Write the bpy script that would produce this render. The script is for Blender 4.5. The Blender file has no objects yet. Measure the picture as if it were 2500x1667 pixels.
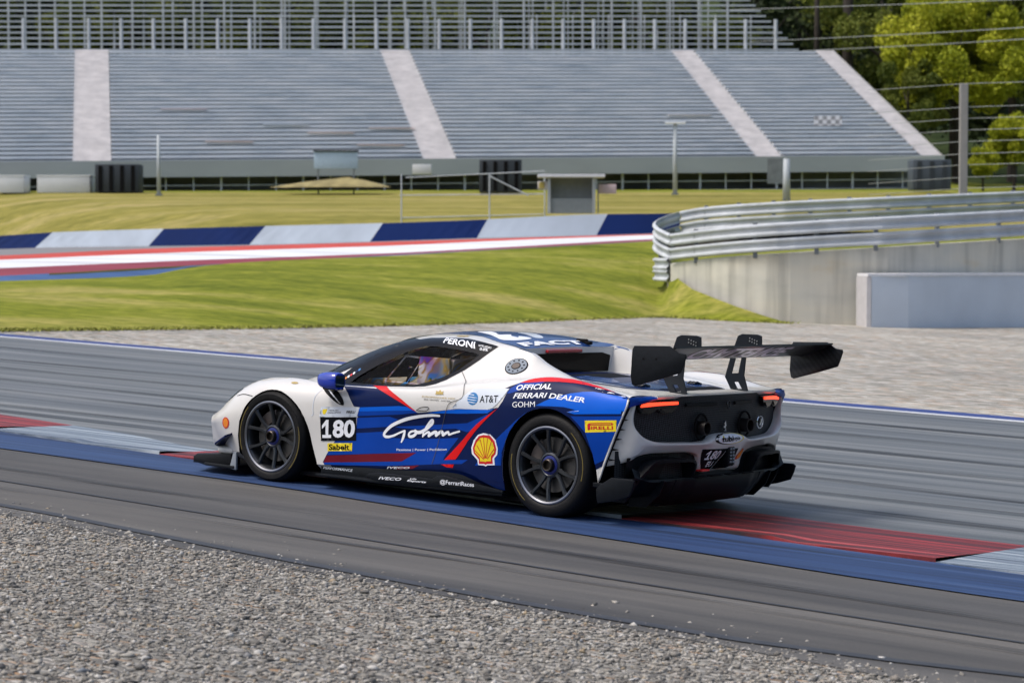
import bpy, bmesh, math, random
import numpy as np
from mathutils import Vector, Matrix
from mathutils.bvhtree import BVHTree
from mathutils.geometry import delaunay_2d_cdt

S = bpy.context.scene
COL = S.collection
R = math.radians

# ------------------------------------------------------------------ camera, world, sun, exposure
CAM = Vector((-0.8264, -16.6231, 1.9055))
PITCH = R(-2.54407)
FPX, CX, CY = 5821.9, 1250.0, 833.5            # focal length in photo pixels (2500 x 1667)
cd = bpy.data.cameras.new("camera")
cam = bpy.data.objects.new("camera", cd); COL.objects.link(cam)
cam.location = CAM
cam.rotation_euler = (math.pi / 2 + PITCH, 0, 0)
cd.sensor_width = 36.0
cd.lens = FPX / 2500.0 * 36.0
cd.clip_start = 0.5; cd.clip_end = 3000
cd.dof.use_dof = True
cd.dof.focus_distance = 16.6
cd.dof.aperture_fstop = 4.0
S.camera = cam

SUN_EL, SUN_AZ = R(60), R(-104)                # azimuth from +Y (view direction) towards +X
w = bpy.data.worlds.new("World"); S.world = w; w.use_nodes = True
wn = w.node_tree; wn.nodes.clear()
wo = wn.nodes.new("ShaderNodeOutputWorld"); bg = wn.nodes.new("ShaderNodeBackground")
sk = wn.nodes.new("ShaderNodeTexSky"); sk.sky_type = 'NISHITA'; sk.sun_disc = False
sk.sun_elevation = SUN_EL; sk.sun_rotation = SUN_AZ
sk.air_density = 1.0; sk.dust_density = 4.5; sk.ozone_density = 0.8
wn.links.new(sk.outputs[0], bg.inputs[0]); wn.links.new(bg.outputs[0], wo.inputs[0])
bg.inputs[1].default_value = 0.15
sd = bpy.data.lights.new("sun", 'SUN'); sd.energy = 1.5; sd.angle = R(16); sd.color = (1.0, 0.965, 0.92)
sun = bpy.data.objects.new("sun", sd); COL.objects.link(sun)
sv = Vector((math.sin(SUN_AZ) * math.cos(SUN_EL), math.cos(SUN_AZ) * math.cos(SUN_EL), math.sin(SUN_EL)))
sun.rotation_euler = sv.to_track_quat('Z', 'Y').to_euler()
S.view_settings.view_transform = 'Standard'; S.view_settings.look = 'None'
S.view_settings.gamma = 1.0; S.view_settings.exposure = 0.36
S.view_settings.use_curve_mapping = False

# car / track frame -> world (x forward, y left, z up on the track plane; the track is banked ~2 degrees)
M3 = Matrix(((-0.778005, -0.627306, 0.034576), (0.627680, -0.778471, -0.000027), (0.026933, 0.021682, 0.999402)))
CARM = M3.to_4x4()
def tw(x, y, z=0.0): return CARM @ Vector((x, y, z))
FW = Vector((0, math.cos(PITCH), math.sin(PITCH))); UP = Vector((0, -math.sin(PITCH), math.cos(PITCH)))
def at(px, py, D):                              # point D metres ahead, where a bearing/elevation measured in the photo meets that distance
    px, py, D = float(px), float(py), float(D)
    return CAM + D * (Vector((1, 0, 0)) * ((px - CX) / FPX) + FW + UP * ((CY - py) / FPX))

# ------------------------------------------------------------------ materials
MATS = {}
def nodes(name):
    m = bpy.data.materials.new(name); m.use_nodes = True
    nt = m.node_tree; b = nt.nodes["Principled BSDF"]
    return m, nt, b
def mat(name, col, rough=0.5, metal=0.0, coat=0.0, var=0.06, scale=6.0, bump=0.0, bscale=80.0, emit=None, estr=0.0, spec=None, stretch=(1,1,1)):
    if name in MATS: return MATS[name]
    m, nt, b = nodes(name); N, L = nt.nodes, nt.links
    tc = N.new("ShaderNodeTexCoord"); mp = N.new("ShaderNodeMapping"); mp.inputs['Scale'].default_value = stretch
    L.new(tc.outputs['Object'], mp.inputs[0])
    nz = N.new("ShaderNodeTexNoise"); nz.inputs['Scale'].default_value = scale; nz.inputs['Detail'].default_value = 5
    L.new(mp.outputs[0], nz.inputs['Vector'])
    cr = N.new("ShaderNodeValToRGB")
    c = Vector(col[:3])
    cr.color_ramp.elements[0].position = 0.3; cr.color_ramp.elements[1].position = 0.7
    cr.color_ramp.elements[0].color = (*(c * (1 - var)), 1); cr.color_ramp.elements[1].color = (*[min(1, v * (1 + var)) for v in c], 1)
    L.new(nz.outputs['Fac'], cr.inputs[0]); L.new(cr.outputs[0], b.inputs['Base Color'])
    b.inputs['Roughness'].default_value = rough; b.inputs['Metallic'].default_value = metal
    b.inputs['Coat Weight'].default_value = coat; b.inputs['Coat Roughness'].default_value = 0.04
    if spec is not None: b.inputs['Specular IOR Level'].default_value = spec
    if bump > 0:
        n2 = N.new("ShaderNodeTexNoise"); n2.inputs['Scale'].default_value = bscale; n2.inputs['Detail'].default_value = 4
        L.new(mp.outputs[0], n2.inputs['Vector'])
        bp = N.new("ShaderNodeBump"); bp.inputs['Strength'].default_value = bump; bp.inputs['Distance'].default_value = 0.02
        L.new(n2.outputs['Fac'], bp.inputs['Height']); L.new(bp.outputs[0], b.inputs['Normal'])
    if emit:
        b.inputs['Emission Color'].default_value = (*emit, 1); b.inputs['Emission Strength'].default_value = estr
    MATS[name] = m; return m

def multi_ramp(N, stops):
    cr = N.new("ShaderNodeValToRGB"); e = cr.color_ramp.elements
    while len(e) > 1: e.remove(e[-1])
    e[0].position = stops[0][0]; e[0].color = (*stops[0][1], 1)
    for p, c in stops[1:]:
        q = e.new(p); q.color = (*c, 1)
    return cr

# ------------------------------------------------------------------ object helpers
def link(o, parent=None):
    COL.objects.link(o)
    if parent is not None: o.parent = parent
    return o
def obj(name, verts, faces, m, parent=None, smooth=False, loc=None):
    me = bpy.data.meshes.new(name)
    me.from_pydata([tuple(v) for v in verts], [], [tuple(f) for f in faces]); me.update()
    if isinstance(m, (list, tuple)):
        for k in m: me.materials.append(k)
    elif m: me.materials.append(m)
    if smooth: me.polygons.foreach_set("use_smooth", [True] * len(me.polygons))
    o = bpy.data.objects.new(name, me); link(o, parent)
    if loc: o.location = loc
    return o
def obj_bm(name, bm, m, parent=None, smooth=False, angle=None):
    me = bpy.data.meshes.new(name); bm.to_mesh(me); bm.free()
    if isinstance(m, (list, tuple)):
        for k in m: me.materials.append(k)
    elif m: me.materials.append(m)
    if smooth or angle: me.polygons.foreach_set("use_smooth", [True] * len(me.polygons))
    if angle: me.set_sharp_from_angle(angle=R(angle))
    return link(bpy.data.objects.new(name, me), parent)
def empty(name, loc=(0, 0, 0), rz=0.0):
    o = bpy.data.objects.new(name, None); o.empty_display_size = 0.3; link(o)
    o.location = loc; o.rotation_euler = (0, 0, rz); return o
def tag(o, label=None, cat=None, group=None, kind=None):
    if label: o["label"] = label
    if cat: o["category"] = cat
    if group: o["group"] = group
    if kind: o["kind"] = kind
    return o
def box_bm(bm, c, s, bev=0.0, rot=None):
    g = bmesh.ops.create_cube(bm, size=1.0); vs = g['verts']
    for v in vs:
        p = Vector((v.co.x * s[0], v.co.y * s[1], v.co.z * s[2]))
        if rot is not None: p = rot @ p
        v.co = p + Vector(c)
    if bev > 0:
        es = list({e for v in vs for e in v.link_edges})
        bmesh.ops.bevel(bm, geom=es, offset=bev, segments=2, affect='EDGES', profile=0.5)
def tube_bm(bm, pts, r, seg=8, caps=True):
    pts = [Vector(p) for p in pts]; rings = []
    rr = r if isinstance(r, (list, tuple)) else [r] * len(pts)
    prev = None
    for i, p in enumerate(pts):
        a = pts[min(i + 1, len(pts) - 1)] - pts[max(i - 1, 0)]
        a.normalize()
        if prev is None:
            n = a.orthogonal().normalized()
        else:
            n = (prev - a * prev.dot(a)); n = n.normalized() if n.length > 1e-6 else a.orthogonal().normalized()
        prev = n; b = a.cross(n)
        rings.append([bm.verts.new(p + (n * math.cos(2 * math.pi * k / seg) + b * math.sin(2 * math.pi * k / seg)) * rr[i]) for k in range(seg)])
    for i in range(len(rings) - 1):
        for k in range(seg):
            bm.faces.new((rings[i][k], rings[i][(k + 1) % seg], rings[i + 1][(k + 1) % seg], rings[i + 1][k]))
    if caps:
        bm.faces.new(rings[0][::-1]); bm.faces.new(rings[-1])
def prism_bm(bm, poly, axis, a, b, bev=0.0):
    """polygon in the plane normal to axis (0:(y,z) 1:(x,z) 2:(x,y)), from a to b along axis"""
    def P(u, v, t): return {0: (t, u, v), 1: (u, t, v), 2: (u, v, t)}[axis]
    A = [bm.verts.new(P(u, v, a)) for u, v in poly]; B = [bm.verts.new(P(u, v, b)) for u, v in poly]
    fs = [bm.faces.new(A), bm.faces.new(B[::-1])]
    n = len(poly)
    for i in range(n): fs.append(bm.faces.new((A[i], B[i], B[(i + 1) % n], A[(i + 1) % n])))
    bmesh.ops.recalc_face_normals(bm, faces=fs)
    if bev > 0:
        es = list({e for f in fs[:2] for e in f.edges})
        bmesh.ops.bevel(bm, geom=es, offset=bev, segments=2, affect='EDGES', profile=0.5)
def lathe_bm(bm, prof, seg=48, c=(0, 0, 0)):
    """profile of (radius, y) turned about the Y axis"""
    rings = []
    for r_, y in prof:
        rings.append([bm.verts.new((c[0] + r_ * math.cos(2 * math.pi * k / seg), c[1] + y, c[2] + r_ * math.sin(2 * math.pi * k / seg))) for k in range(seg)])
    for i in range(len(rings) - 1):
        for k in range(seg):
            bm.faces.new((rings[i][k], rings[i][(k + 1) % seg], rings[i + 1][(k + 1) % seg], rings[i + 1][k]))
    return rings
def grid_obj(name, rows, m, parent=None, smooth=True, kind=None):
    n = len(rows[0]); V = [p for r_ in rows for p in r_]
    F = [(i * n + j, i * n + j + 1, (i + 1) * n + j + 1, (i + 1) * n + j) for i in range(len(rows) - 1) for j in range(n - 1)]
    o = obj(name, V, F, m, parent, smooth)
    if kind: o["kind"] = kind
    return o
def pchip(xs, ys):
    xs = np.array(xs, float); ys = np.array(ys, float); h = np.diff(xs); dl = np.diff(ys) / h
    m = np.zeros(len(xs))
    for i in range(1, len(xs) - 1):
        if dl[i - 1] * dl[i] > 0:
            w1 = 2 * h[i] + h[i - 1]; w2 = h[i] + 2 * h[i - 1]
            m[i] = (w1 + w2) / (w1 / dl[i - 1] + w2 / dl[i])
    if len(xs) > 1: m[0] = dl[0]; m[-1] = dl[-1]
    def f(x):
        x = min(max(x, xs[0]), xs[-1]); i = min(max(int(np.searchsorted(xs, x)) - 1, 0), len(xs) - 2)
        t = (x - xs[i]) / h[i]; t2, t3 = t * t, t * t * t
        return float((2*t3-3*t2+1)*ys[i] + (t3-2*t2+t)*h[i]*m[i] + (-2*t3+3*t2)*ys[i+1] + (t3-t2)*h[i]*m[i+1])
    return f
def crom(P, n):
    """centripetal Catmull-Rom through points P, n samples per span"""
    P = [np.array(p, float) for p in P]
    Q = [2 * P[0] - P[1]] + P + [2 * P[-1] - P[-2]]
    out = []
    for i in range(1, len(Q) - 2):
        p0, p1, p2, p3 = Q[i-1:i+3]
        d1 = max(np.linalg.norm(p1-p0), 1e-5)**.5; d2 = max(np.linalg.norm(p2-p1), 1e-5)**.5; d3 = max(np.linalg.norm(p3-p2), 1e-5)**.5
        t0, t1 = 0.0, d1; t2 = t1 + d2; t3 = t2 + d3
        for k in range(n):
            t = t1 + (t2 - t1) * k / n
            A1 = (t1-t)/(t1-t0)*p0+(t-t0)/(t1-t0)*p1; A2 = (t2-t)/(t2-t1)*p1+(t-t1)/(t2-t1)*p2; A3 = (t3-t)/(t3-t2)*p2+(t-t2)/(t3-t2)*p3
            B1 = (t2-t)/(t2-t0)*A1+(t-t0)/(t2-t0)*A2; B2 = (t3-t)/(t3-t1)*A2+(t-t1)/(t3-t1)*A3
            out.append((t2-t)/(t2-t1)*B1+(t-t1)/(t2-t1)*B2)
    out.append(P[-1]); return out
# ================================================================== THE SETTING
def streak_mat(name, stops, along, across, rough=.75, patch=None, bump=.15, spec=.3, fine=220):
    """asphalt laid along the track: rubber and wear run lengthways; object space is the track frame"""
    m, nt, b = nodes(name); N, L = nt.nodes, nt.links
    tc = N.new("ShaderNodeTexCoord")
    mp = N.new("ShaderNodeMapping"); mp.inputs['Scale'].default_value = (along, across, 1); L.new(tc.outputs['Object'], mp.inputs[0])
    nz = N.new("ShaderNodeTexNoise"); nz.inputs['Scale'].default_value = 1; nz.inputs['Detail'].default_value = 7; nz.inputs['Roughness'].default_value = .62; L.new(mp.outputs[0], nz.inputs['Vector'])
    cr = multi_ramp(N, stops); L.new(nz.outputs['Fac'], cr.inputs[0])
    n2 = N.new("ShaderNodeTexNoise"); n2.inputs['Scale'].default_value = fine; n2.inputs['Detail'].default_value = 2; L.new(tc.outputs['Object'], n2.inputs['Vector'])
    c2 = multi_ramp(N, [(.35, (.80, .80, .80)), (.65, (1.15, 1.15, 1.15))]); L.new(n2.outputs['Fac'], c2.inputs[0])
    mx = N.new("ShaderNodeMixRGB"); mx.blend_type = 'MULTIPLY'; mx.inputs[0].default_value = 1; L.new(cr.outputs[0], mx.inputs[1]); L.new(c2.outputs[0], mx.inputs[2])
    last = mx.outputs[0]
    if patch:
        m3 = N.new("ShaderNodeMapping"); m3.inputs['Scale'].default_value = (along * .3, across * .35, 1); m3.inputs['Location'].default_value = (5, 3, 0); L.new(tc.outputs['Object'], m3.inputs[0])
        n3 = N.new("ShaderNodeTexNoise"); n3.inputs['Scale'].default_value = 1; n3.inputs['Detail'].default_value = 3; L.new(m3.outputs[0], n3.inputs['Vector'])
        c3 = multi_ramp(N, [(.35, patch[0]), (.65, patch[1])]); L.new(n3.outputs['Fac'], c3.inputs[0])
        m2 = N.new("ShaderNodeMixRGB"); m2.blend_type = 'MULTIPLY'; m2.inputs[0].default_value = 1; L.new(last, m2.inputs[1]); L.new(c3.outputs[0], m2.inputs[2]); last = m2.outputs[0]
    L.new(last, b.inputs['Base Color']); b.inputs['Roughness'].default_value = rough; b.inputs['Specular IOR Level'].default_value = spec
    bp = N.new("ShaderNodeBump"); bp.inputs['Strength'].default_value = bump; bp.inputs['Distance'].default_value = .01; L.new(n2.outputs['Fac'], bp.inputs['Height']); L.new(bp.outputs[0], b.inputs['Normal'])
    return m
def gravel_mat(name, dark, mid, light, sc, stretch, bump=.8, rot=0.0):
    m, nt, b = nodes(name); N, L = nt.nodes, nt.links
    tc = N.new("ShaderNodeTexCoord"); mp = N.new("ShaderNodeMapping"); mp.inputs['Scale'].default_value = (stretch, 1, 1); mp.inputs['Rotation'].default_value = (0, 0, rot); L.new(tc.outputs['Object'], mp.inputs[0])
    vo = N.new("ShaderNodeTexVoronoi"); vo.inputs['Scale'].default_value = sc; L.new(mp.outputs[0], vo.inputs['Vector'])
    sp = N.new("ShaderNodeSeparateColor"); L.new(vo.outputs['Color'], sp.inputs[0])
    cr = multi_ramp(N, [(0, dark), (.35, mid), (.7, light), (.86, (light[0] * 1.25, light[1] * 1.25, light[2] * 1.3)), (.93, (light[0] * .9, light[1] * .62, light[2] * .42)), (1, mid)]); L.new(sp.outputs[0], cr.inputs[0])
    nz = N.new("ShaderNodeTexNoise"); nz.inputs['Scale'].default_value = .55; nz.inputs['Detail'].default_value = 6; L.new(mp.outputs[0], nz.inputs['Vector'])
    c2 = multi_ramp(N, [(.3, (.78, .78, .78)), (.7, (1.16, 1.14, 1.10))]); L.new(nz.outputs['Fac'], c2.inputs[0])
    mx = N.new("ShaderNodeMixRGB"); mx.blend_type = 'MULTIPLY'; mx.inputs[0].default_value = 1; L.new(cr.outputs[0], mx.inputs[1]); L.new(c2.outputs[0], mx.inputs[2])
    L.new(mx.outputs[0], b.inputs['Base Color']); b.inputs['Roughness'].default_value = .9; b.inputs['Specular IOR Level'].default_value = .15
    bp = N.new("ShaderNodeBump"); bp.inputs['Strength'].default_value = bump; bp.inputs['Distance'].default_value = .03; bp.invert = True
    L.new(vo.outputs['Distance'], bp.inputs['Height']); L.new(bp.outputs[0], b.inputs['Normal'])
    return m
def grass_mat(name, a, b_, c_, sc=(.16, .40, .40)):
    m, nt, b = nodes(name); N, L = nt.nodes, nt.links
    tc = N.new("ShaderNodeTexCoord"); mp = N.new("ShaderNodeMapping"); mp.inputs['Scale'].default_value = sc; L.new(tc.outputs['Object'], mp.inputs[0])
    nz = N.new("ShaderNodeTexNoise"); nz.inputs['Scale'].default_value = 1.0; nz.inputs['Detail'].default_value = 8; nz.inputs['Roughness'].default_value = .6; L.new(mp.outputs[0], nz.inputs['Vector'])
    cr = multi_ramp(N, [(.30, a), (.50, b_), (.68, c_)]); L.new(nz.outputs['Fac'], cr.inputs[0])
    n2 = N.new("ShaderNodeTexNoise"); n2.inputs['Scale'].default_value = 16; n2.inputs['Detail'].default_value = 6; L.new(mp.outputs[0], n2.inputs['Vector'])
    c2 = multi_ramp(N, [(.32, (.60, .66, .6)), (.68, (1.3, 1.25, 1.35))]); L.new(n2.outputs['Fac'], c2.inputs[0])
    mx = N.new("ShaderNodeMixRGB"); mx.blend_type = 'MULTIPLY'; mx.inputs[0].default_value = .9; L.new(cr.outputs[0], mx.inputs[1]); L.new(c2.outputs[0], mx.inputs[2])
    L.new(mx.outputs[0], b.inputs['Base Color']); b.inputs['Roughness'].default_value = .95; b.inputs['Specular IOR Level'].default_value = .1
    bp = N.new("ShaderNodeBump"); bp.inputs['Strength'].default_value = .5; bp.inputs['Distance'].default_value = .1; L.new(n2.outputs['Fac'], bp.inputs['Height']); L.new(bp.outputs[0], b.inputs['Normal'])
    return m
def track_sheet(name, left, right, z, m, xs, kind='structure'):
    """sheet between two edge curves y(x) on the track plane, built in the track frame"""
    V, F = [], []
    for x in xs: V += [(x, left(x), z), (x, right(x), z)]
    for i in range(len(xs) - 1): F.append((2 * i, 2 * i + 1, 2 * i + 3, 2 * i + 2))
    o = obj(name, V, F, m); o.matrix_world = CARM; o["kind"] = kind
    return o
XS = list(np.linspace(-14, 70, 106))
const = lambda v: (lambda x: v)
e_gravel = pchip([-14, -6, -4.75, -3.58, -2.96, -1.54, -.13, 1.08, 2.21, 4, 8, 70], [4.4, 4.36, 4.33, 4.22, 4.18, 4.08, 3.99, 3.86, 3.76, 3.72, 3.7, 3.7])
e_blue = pchip([-14, -3.9, -3.2, -2.1, -.98, .89, 2.4, 3.4, 4.24, 5.6, 9, 70], [1.85, 1.78, 1.75, 1.64, 1.52, 1.32, 1.14, 1.09, 1.06, 1.01, .95, .95])
e_kerb = pchip([-14, -3.4, -2.8, -2.0, -1.25, -.5, 4.1, 4.5, 5.45, 6.8, 9, 70], [.86, .82, .77, .73, .67, .62, .30, .25, .19, .06, -.1, -.1])
e_kin = pchip([-14, -2.8, -1.7, -.6, 4.5, 6.1, 7.4, 8.3, 12, 70], [-.5, -.48, -.44, -.5, -.42, -.80, -1.02, -1.16, -1.6, -1.6])
NEARG = gravel_mat("gravel_bed", (.10, .098, .095), (.20, .195, .18), (.31, .30, .275), 34, .45, .9)
FARG = gravel_mat("gravel_trap_far", (.17, .165, .145), (.275, .27, .24), (.40, .39, .36), 18, .30, .6, R(52))
g = track_sheet("gravel_trap", const(90), const(-90), -.012, FARG, [-60, 0, 60, 140])
g2 = track_sheet("gravel_bed", const(30), e_gravel, -.006, NEARG, XS)
ASPH = streak_mat("track_asphalt", [(.30, (.045, .052, .058)), (.44, (.100, .112, .118)), (.56, (.150, .162, .166)), (.70, (.225, .235, .236))], .09, 3.6, .55, ((.86, .88, .92), (1.12, 1.10, 1.08)), .10, .4)
SHOULD = streak_mat("shoulder_asphalt", [(.28, (.045, .045, .046)), (.46, (.078, .076, .073)), (.60, (.103, .099, .093)), (.75, (.135, .131, .124))], .13, 2.2, .7, ((.9, .92, .95), (1.1, 1.08, 1.04)), .12, .3)
track_sheet("run_off_asphalt", e_gravel, const(-.2), -.002, SHOULD, XS)
track_sheet("race_track", const(.4), const(-10.75), .002, ASPH, XS)
BLUEP = streak_mat("blue_track_paint", [(.30, (.012, .022, .048)), (.44, (.018, .042, .112)), (.58, (.027, .062, .160)), (.72, (.075, .10, .16))], .18, 9, .6, ((.75, .78, .85), (1.1, 1.1, 1.08)), .10, .35)
track_sheet("blue_kerb_strip", e_blue, e_kerb, .006, BLUEP, XS)
WLINE = streak_mat("white_track_paint", [(.25, (.28, .30, .33)), (.5, (.52, .54, .57)), (.7, (.66, .68, .70))], .3, 4, .6, None, .08, .3)
BLUE2 = streak_mat("blue_edge_paint", [(.3, (.020, .040, .16)), (.7, (.040, .070, .24))], .3, 4, .6, None, .08, .3)
track_sheet("white_track_line", const(-10.62), const(-10.84), .006, WLINE, XS)
track_sheet("blue_track_edge", const(-10.84), const(-11.30), .007, BLUE2, XS)
REDK = streak_mat("red_kerb_paint", [(.32, (.030, .020, .022)), (.45, (.12, .020, .022)), (.56, (.33, .030, .030)), (.70, (.42, .13, .13))], .28, 13, .5, ((.55, .55, .58), (1.1, 1.05, 1.05)), .1, .4)
WHTK = streak_mat("white_kerb_paint", [(.32, (.055, .07, .09)), (.45, (.14, .18, .23)), (.56, (.30, .35, .40)), (.70, (.55, .60, .64))], .28, 13, .5, ((.6, .62, .66), (1.08, 1.08, 1.05)), .1, .4)
# raised kerb with saw-tooth outer edge, one block per colour
P_ = 2.457
for k in range(-4, 14):
    x0 = -2.83 + P_ * k; V, F = [], []
    n = 12
    for i in range(n + 1):
        x = x0 + P_ * i / n; tooth = .022 * (1 - ((i / n * 2) % 1.0)) if i < n else 0.0
        a, b = e_kin(x), e_kerb(x)
        for t, hz in ((0, .004), (.45, .010), (.8, .012 + tooth * .6), (1, .010 + tooth), (1.0, .002)):
            V.append((x, a + (b - a) * t, hz))
    for i in range(n):
        for j in range(4): q = 5 * i + j; F.append((q, q + 1, q + 6, q + 5))
    kb = obj("kerb", V, F, REDK if k % 2 == 0 else WHTK); kb.matrix_world = CARM; kb["kind"] = 'structure'
# dark seam of tar along the shoulder
SEAM = mat("tar_seam", (.035, .038, .044), .6, 0, 0, .2, 6)
e_seam = pchip([-14, -4.9, -4.37, -3.78, -2.9, -1.0, .09, 1.18, 2.03, 2.58, 6, 70], [3.4, 3.80, 3.95, 4.04, 4.02, 3.87, 3.76, 3.62, 3.50, 3.46, 3.3, 3.2])
track_sheet("tar_seam", lambda x: e_seam(x) + .045, lambda x: e_seam(x) - .045, .004, SEAM, XS)
for off, wd in ((2.75, .016),):
    track_sheet("tar_seam", lambda x, o=off: o + wd + .09 * math.sin(x * .35 + o) - .04 * x, lambda x, o=off: o - wd + .09 * math.sin(x * .35 + o) - .04 * x, .004, SEAM, XS)
def rubber_mat():
    m = bpy.data.materials.new("tyre_rubber_mark"); m.use_nodes = True; nt = m.node_tree; N, L = nt.nodes, nt.links; b = N["Principled BSDF"]; b.inputs['Base Color'].default_value = (.022, .023, .025, 1); b.inputs['Roughness'].default_value = .6
    tc = N.new("ShaderNodeTexCoord"); mp = N.new("ShaderNodeMapping"); mp.inputs['Scale'].default_value = (.25, 14, 1); L.new(tc.outputs['Object'], mp.inputs[0]); nz = N.new("ShaderNodeTexNoise"); nz.inputs['Detail'].default_value = 5; nz.inputs['Scale'].default_value = 1; L.new(mp.outputs[0], nz.inputs['Vector'])
    cr = multi_ramp(N, [(.42, (0, 0, 0)), (.62, (.62, .62, .62))]); L.new(nz.outputs['Fac'], cr.inputs[0]); L.new(cr.outputs[0], b.inputs['Alpha']); return m
RUB = rubber_mat()
for k, (y0, sl, cv, wd) in enumerate(((-1.3, -.02, .0016, .20), (-2.1, .015, .0012, .14), (-3.0, -.03, .0010, .24), (-4.4, .01, -.0008, .18), (-5.6, -.015, .0009, .26), (-7.2, .02, .0006, .20), (-8.6, .0, -.0006, .24), (2.2, -.05, .0015, .12), (3.0, -.045, .0010, .10))):
    f_ = lambda x, a=y0, s_=sl, c_=cv: a + s_ * x + c_ * (x - 3) ** 2
    track_sheet("tyre_mark", lambda x: f_(x) + wd / 2, lambda x: f_(x) - wd / 2, .0075 + .0004 * k if y0 < 0 else .0065, RUB, [float(v) for v in np.linspace(-9, 22 if y0 < 0 else 9, 50)])
# loose stones of the near gravel bed: one mass of real stones
rng = np.random.default_rng(5)
def stones(n, name, m):
    x = rng.uniform(-7.5, 6.5, n); yy = np.array([e_gravel(v) for v in x]) + .02 + np.abs(rng.normal(0, 1, n)) * 0 + rng.uniform(0, 1, n) ** 1.1 * 6.0
    sp_ = rng.uniform(0, 1, n) < .022; yy = np.where(sp_, yy * 0 + np.array([e_gravel(v) for v in x]) - rng.exponential(.11, n), yy)
    x = np.where(sp_, x, x + (yy - 4) * -.35)
    base = np.array([(1,0,0),(-1,0,0),(0,1,0),(0,-1,0),(0,0,1),(0,0,-1)], float)
    tri = np.array([(0,2,4),(2,1,4),(1,3,4),(3,0,4),(2,0,5),(1,2,5),(3,1,5),(0,3,5)])
    s = rng.uniform(.006, .0135, n) * (1 + .8 * (rng.uniform(0, 1, n) > .95))
    an = rng.uniform(0, 6.283, n)
    V = base[None] * np.stack([s * rng.uniform(.9, 1.9, n), s, s * rng.uniform(.45, .8, n)], 1)[:, None, :]
    V += rng.normal(0, .2, V.shape) * s[:, None, None]
    ca, sa = np.cos(an)[:, None], np.sin(an)[:, None]
    X = V[..., 0] * ca - V[..., 1] * sa; Y = V[..., 0] * sa + V[..., 1] * ca
    V = np.stack([X + x[:, None], Y + yy[:, None], V[..., 2] + s[:, None] * .25 - .006], -1).reshape(-1, 3)
    F = (tri[None] + (np.arange(n) * 6)[:, None, None]).reshape(-1, 3)
    me = bpy.data.meshes.new(name); me.vertices.add(len(V)); me.vertices.foreach_set("co", V.ravel())
    me.loops.add(F.size); me.loops.foreach_set("vertex_index", F.ravel().astype(np.int32)); me.polygons.add(len(F))
    me.polygons.foreach_set("loop_start", np.arange(0, F.size, 3, dtype=np.int32)); me.update(calc_edges=True)
    at_ = me.attributes.new("tone", 'FLOAT', 'FACE'); at_.data.foreach_set("value", np.repeat(rng.uniform(0, 1, n), 8).astype(np.float32))
    me.materials.append(m); o = bpy.data.objects.new(name, me); link(o); o.matrix_world = CARM; o["kind"] = 'stuff'
    return o
def stone_mat():
    m, nt, b = nodes("loose_stones"); N, L = nt.nodes, nt.links
    a = N.new("ShaderNodeAttribute"); a.attribute_name = "tone"
    cr = multi_ramp(N, [(0, (.10, .098, .095)), (.25, (.195, .184, .165)), (.55, (.28, .262, .232)), (.8, (.36, .342, .305)), (.90, (.47, .46, .435)), (.94, (.30, .235, .15)), (1, (.17, .19, .22))]); L.new(a.outputs['Fac'], cr.inputs[0]); L.new(cr.outputs[0], b.inputs['Base Color'])
    b.inputs['Roughness'].default_value = .85; b.inputs['Specular IOR Level'].default_value = .2; return m
stones(85000, "gravel", stone_mat())

# ---- rising ground beyond the track, row by row (bearing px, elevation py, distance D in metres)
GRASS = grass_mat("bank_grass", (.085, .112, .010), (.185, .205, .022), (.31, .275, .080))
DRYG = grass_mat("dry_grass", (.13, .125, .022), (.24, .215, .05), (.34, .28, .11), (.06, .3, .3))
FORF = grass_mat("forest_floor", (.012, .022, .008), (.03, .045, .014), (.06, .075, .02), (.05, .05, .05))
COLS = [-1100, -500, 0, 300, 600, 957, 1300, 1500, 1640]
foot = {-1100: None}
def plane_pt(px, py, dz=0.0):
    d_ = (at(px, py, 1.0) - CAM); nrm = CARM.to_3x3() @ Vector((0, 0, 1))
    t = -(CAM.dot(nrm) - dz) / d_.dot(nrm); return CAM + d_ * t
f_foot = pchip([-1100, -500, 0, 300, 595, 957, 1275, 1594, 1640], [850, 825, 811, 808, 804.5, 797.5, 788, 777, 776])
f_top = pchip([-1100, -500, 0, 198, 400, 463, 1000, 1169, 1440, 1605, 1640], [760, 716, 686, 680, 668, 652, 622, 612, 597, 588, 586])
f_topD = pchip([-1100, 0, 600, 1000, 1640], [46, 55, 62, 68, 76])
def bank_rows():
    rows = []
    for t in np.linspace(0, 1, 15):
        r_ = []
        for px in [float(v) for v in np.arange(-2200, 1550, 60.0)] + [1560.0]:
            a = plane_pt(px, f_foot(px), -.03); b = at(px, f_top(px), f_topD(px))
            p = a.lerp(b, float(t)); p.z += .10 * math.sin(math.pi * t) * 1.2 + .02 * math.sin(px * .013 + t * 9) * math.sin(math.pi * t)
            r_.append(p)
        rows.append(r_)
    return rows
grid_obj("grass_bank", bank_rows(), GRASS, kind='structure')
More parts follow.
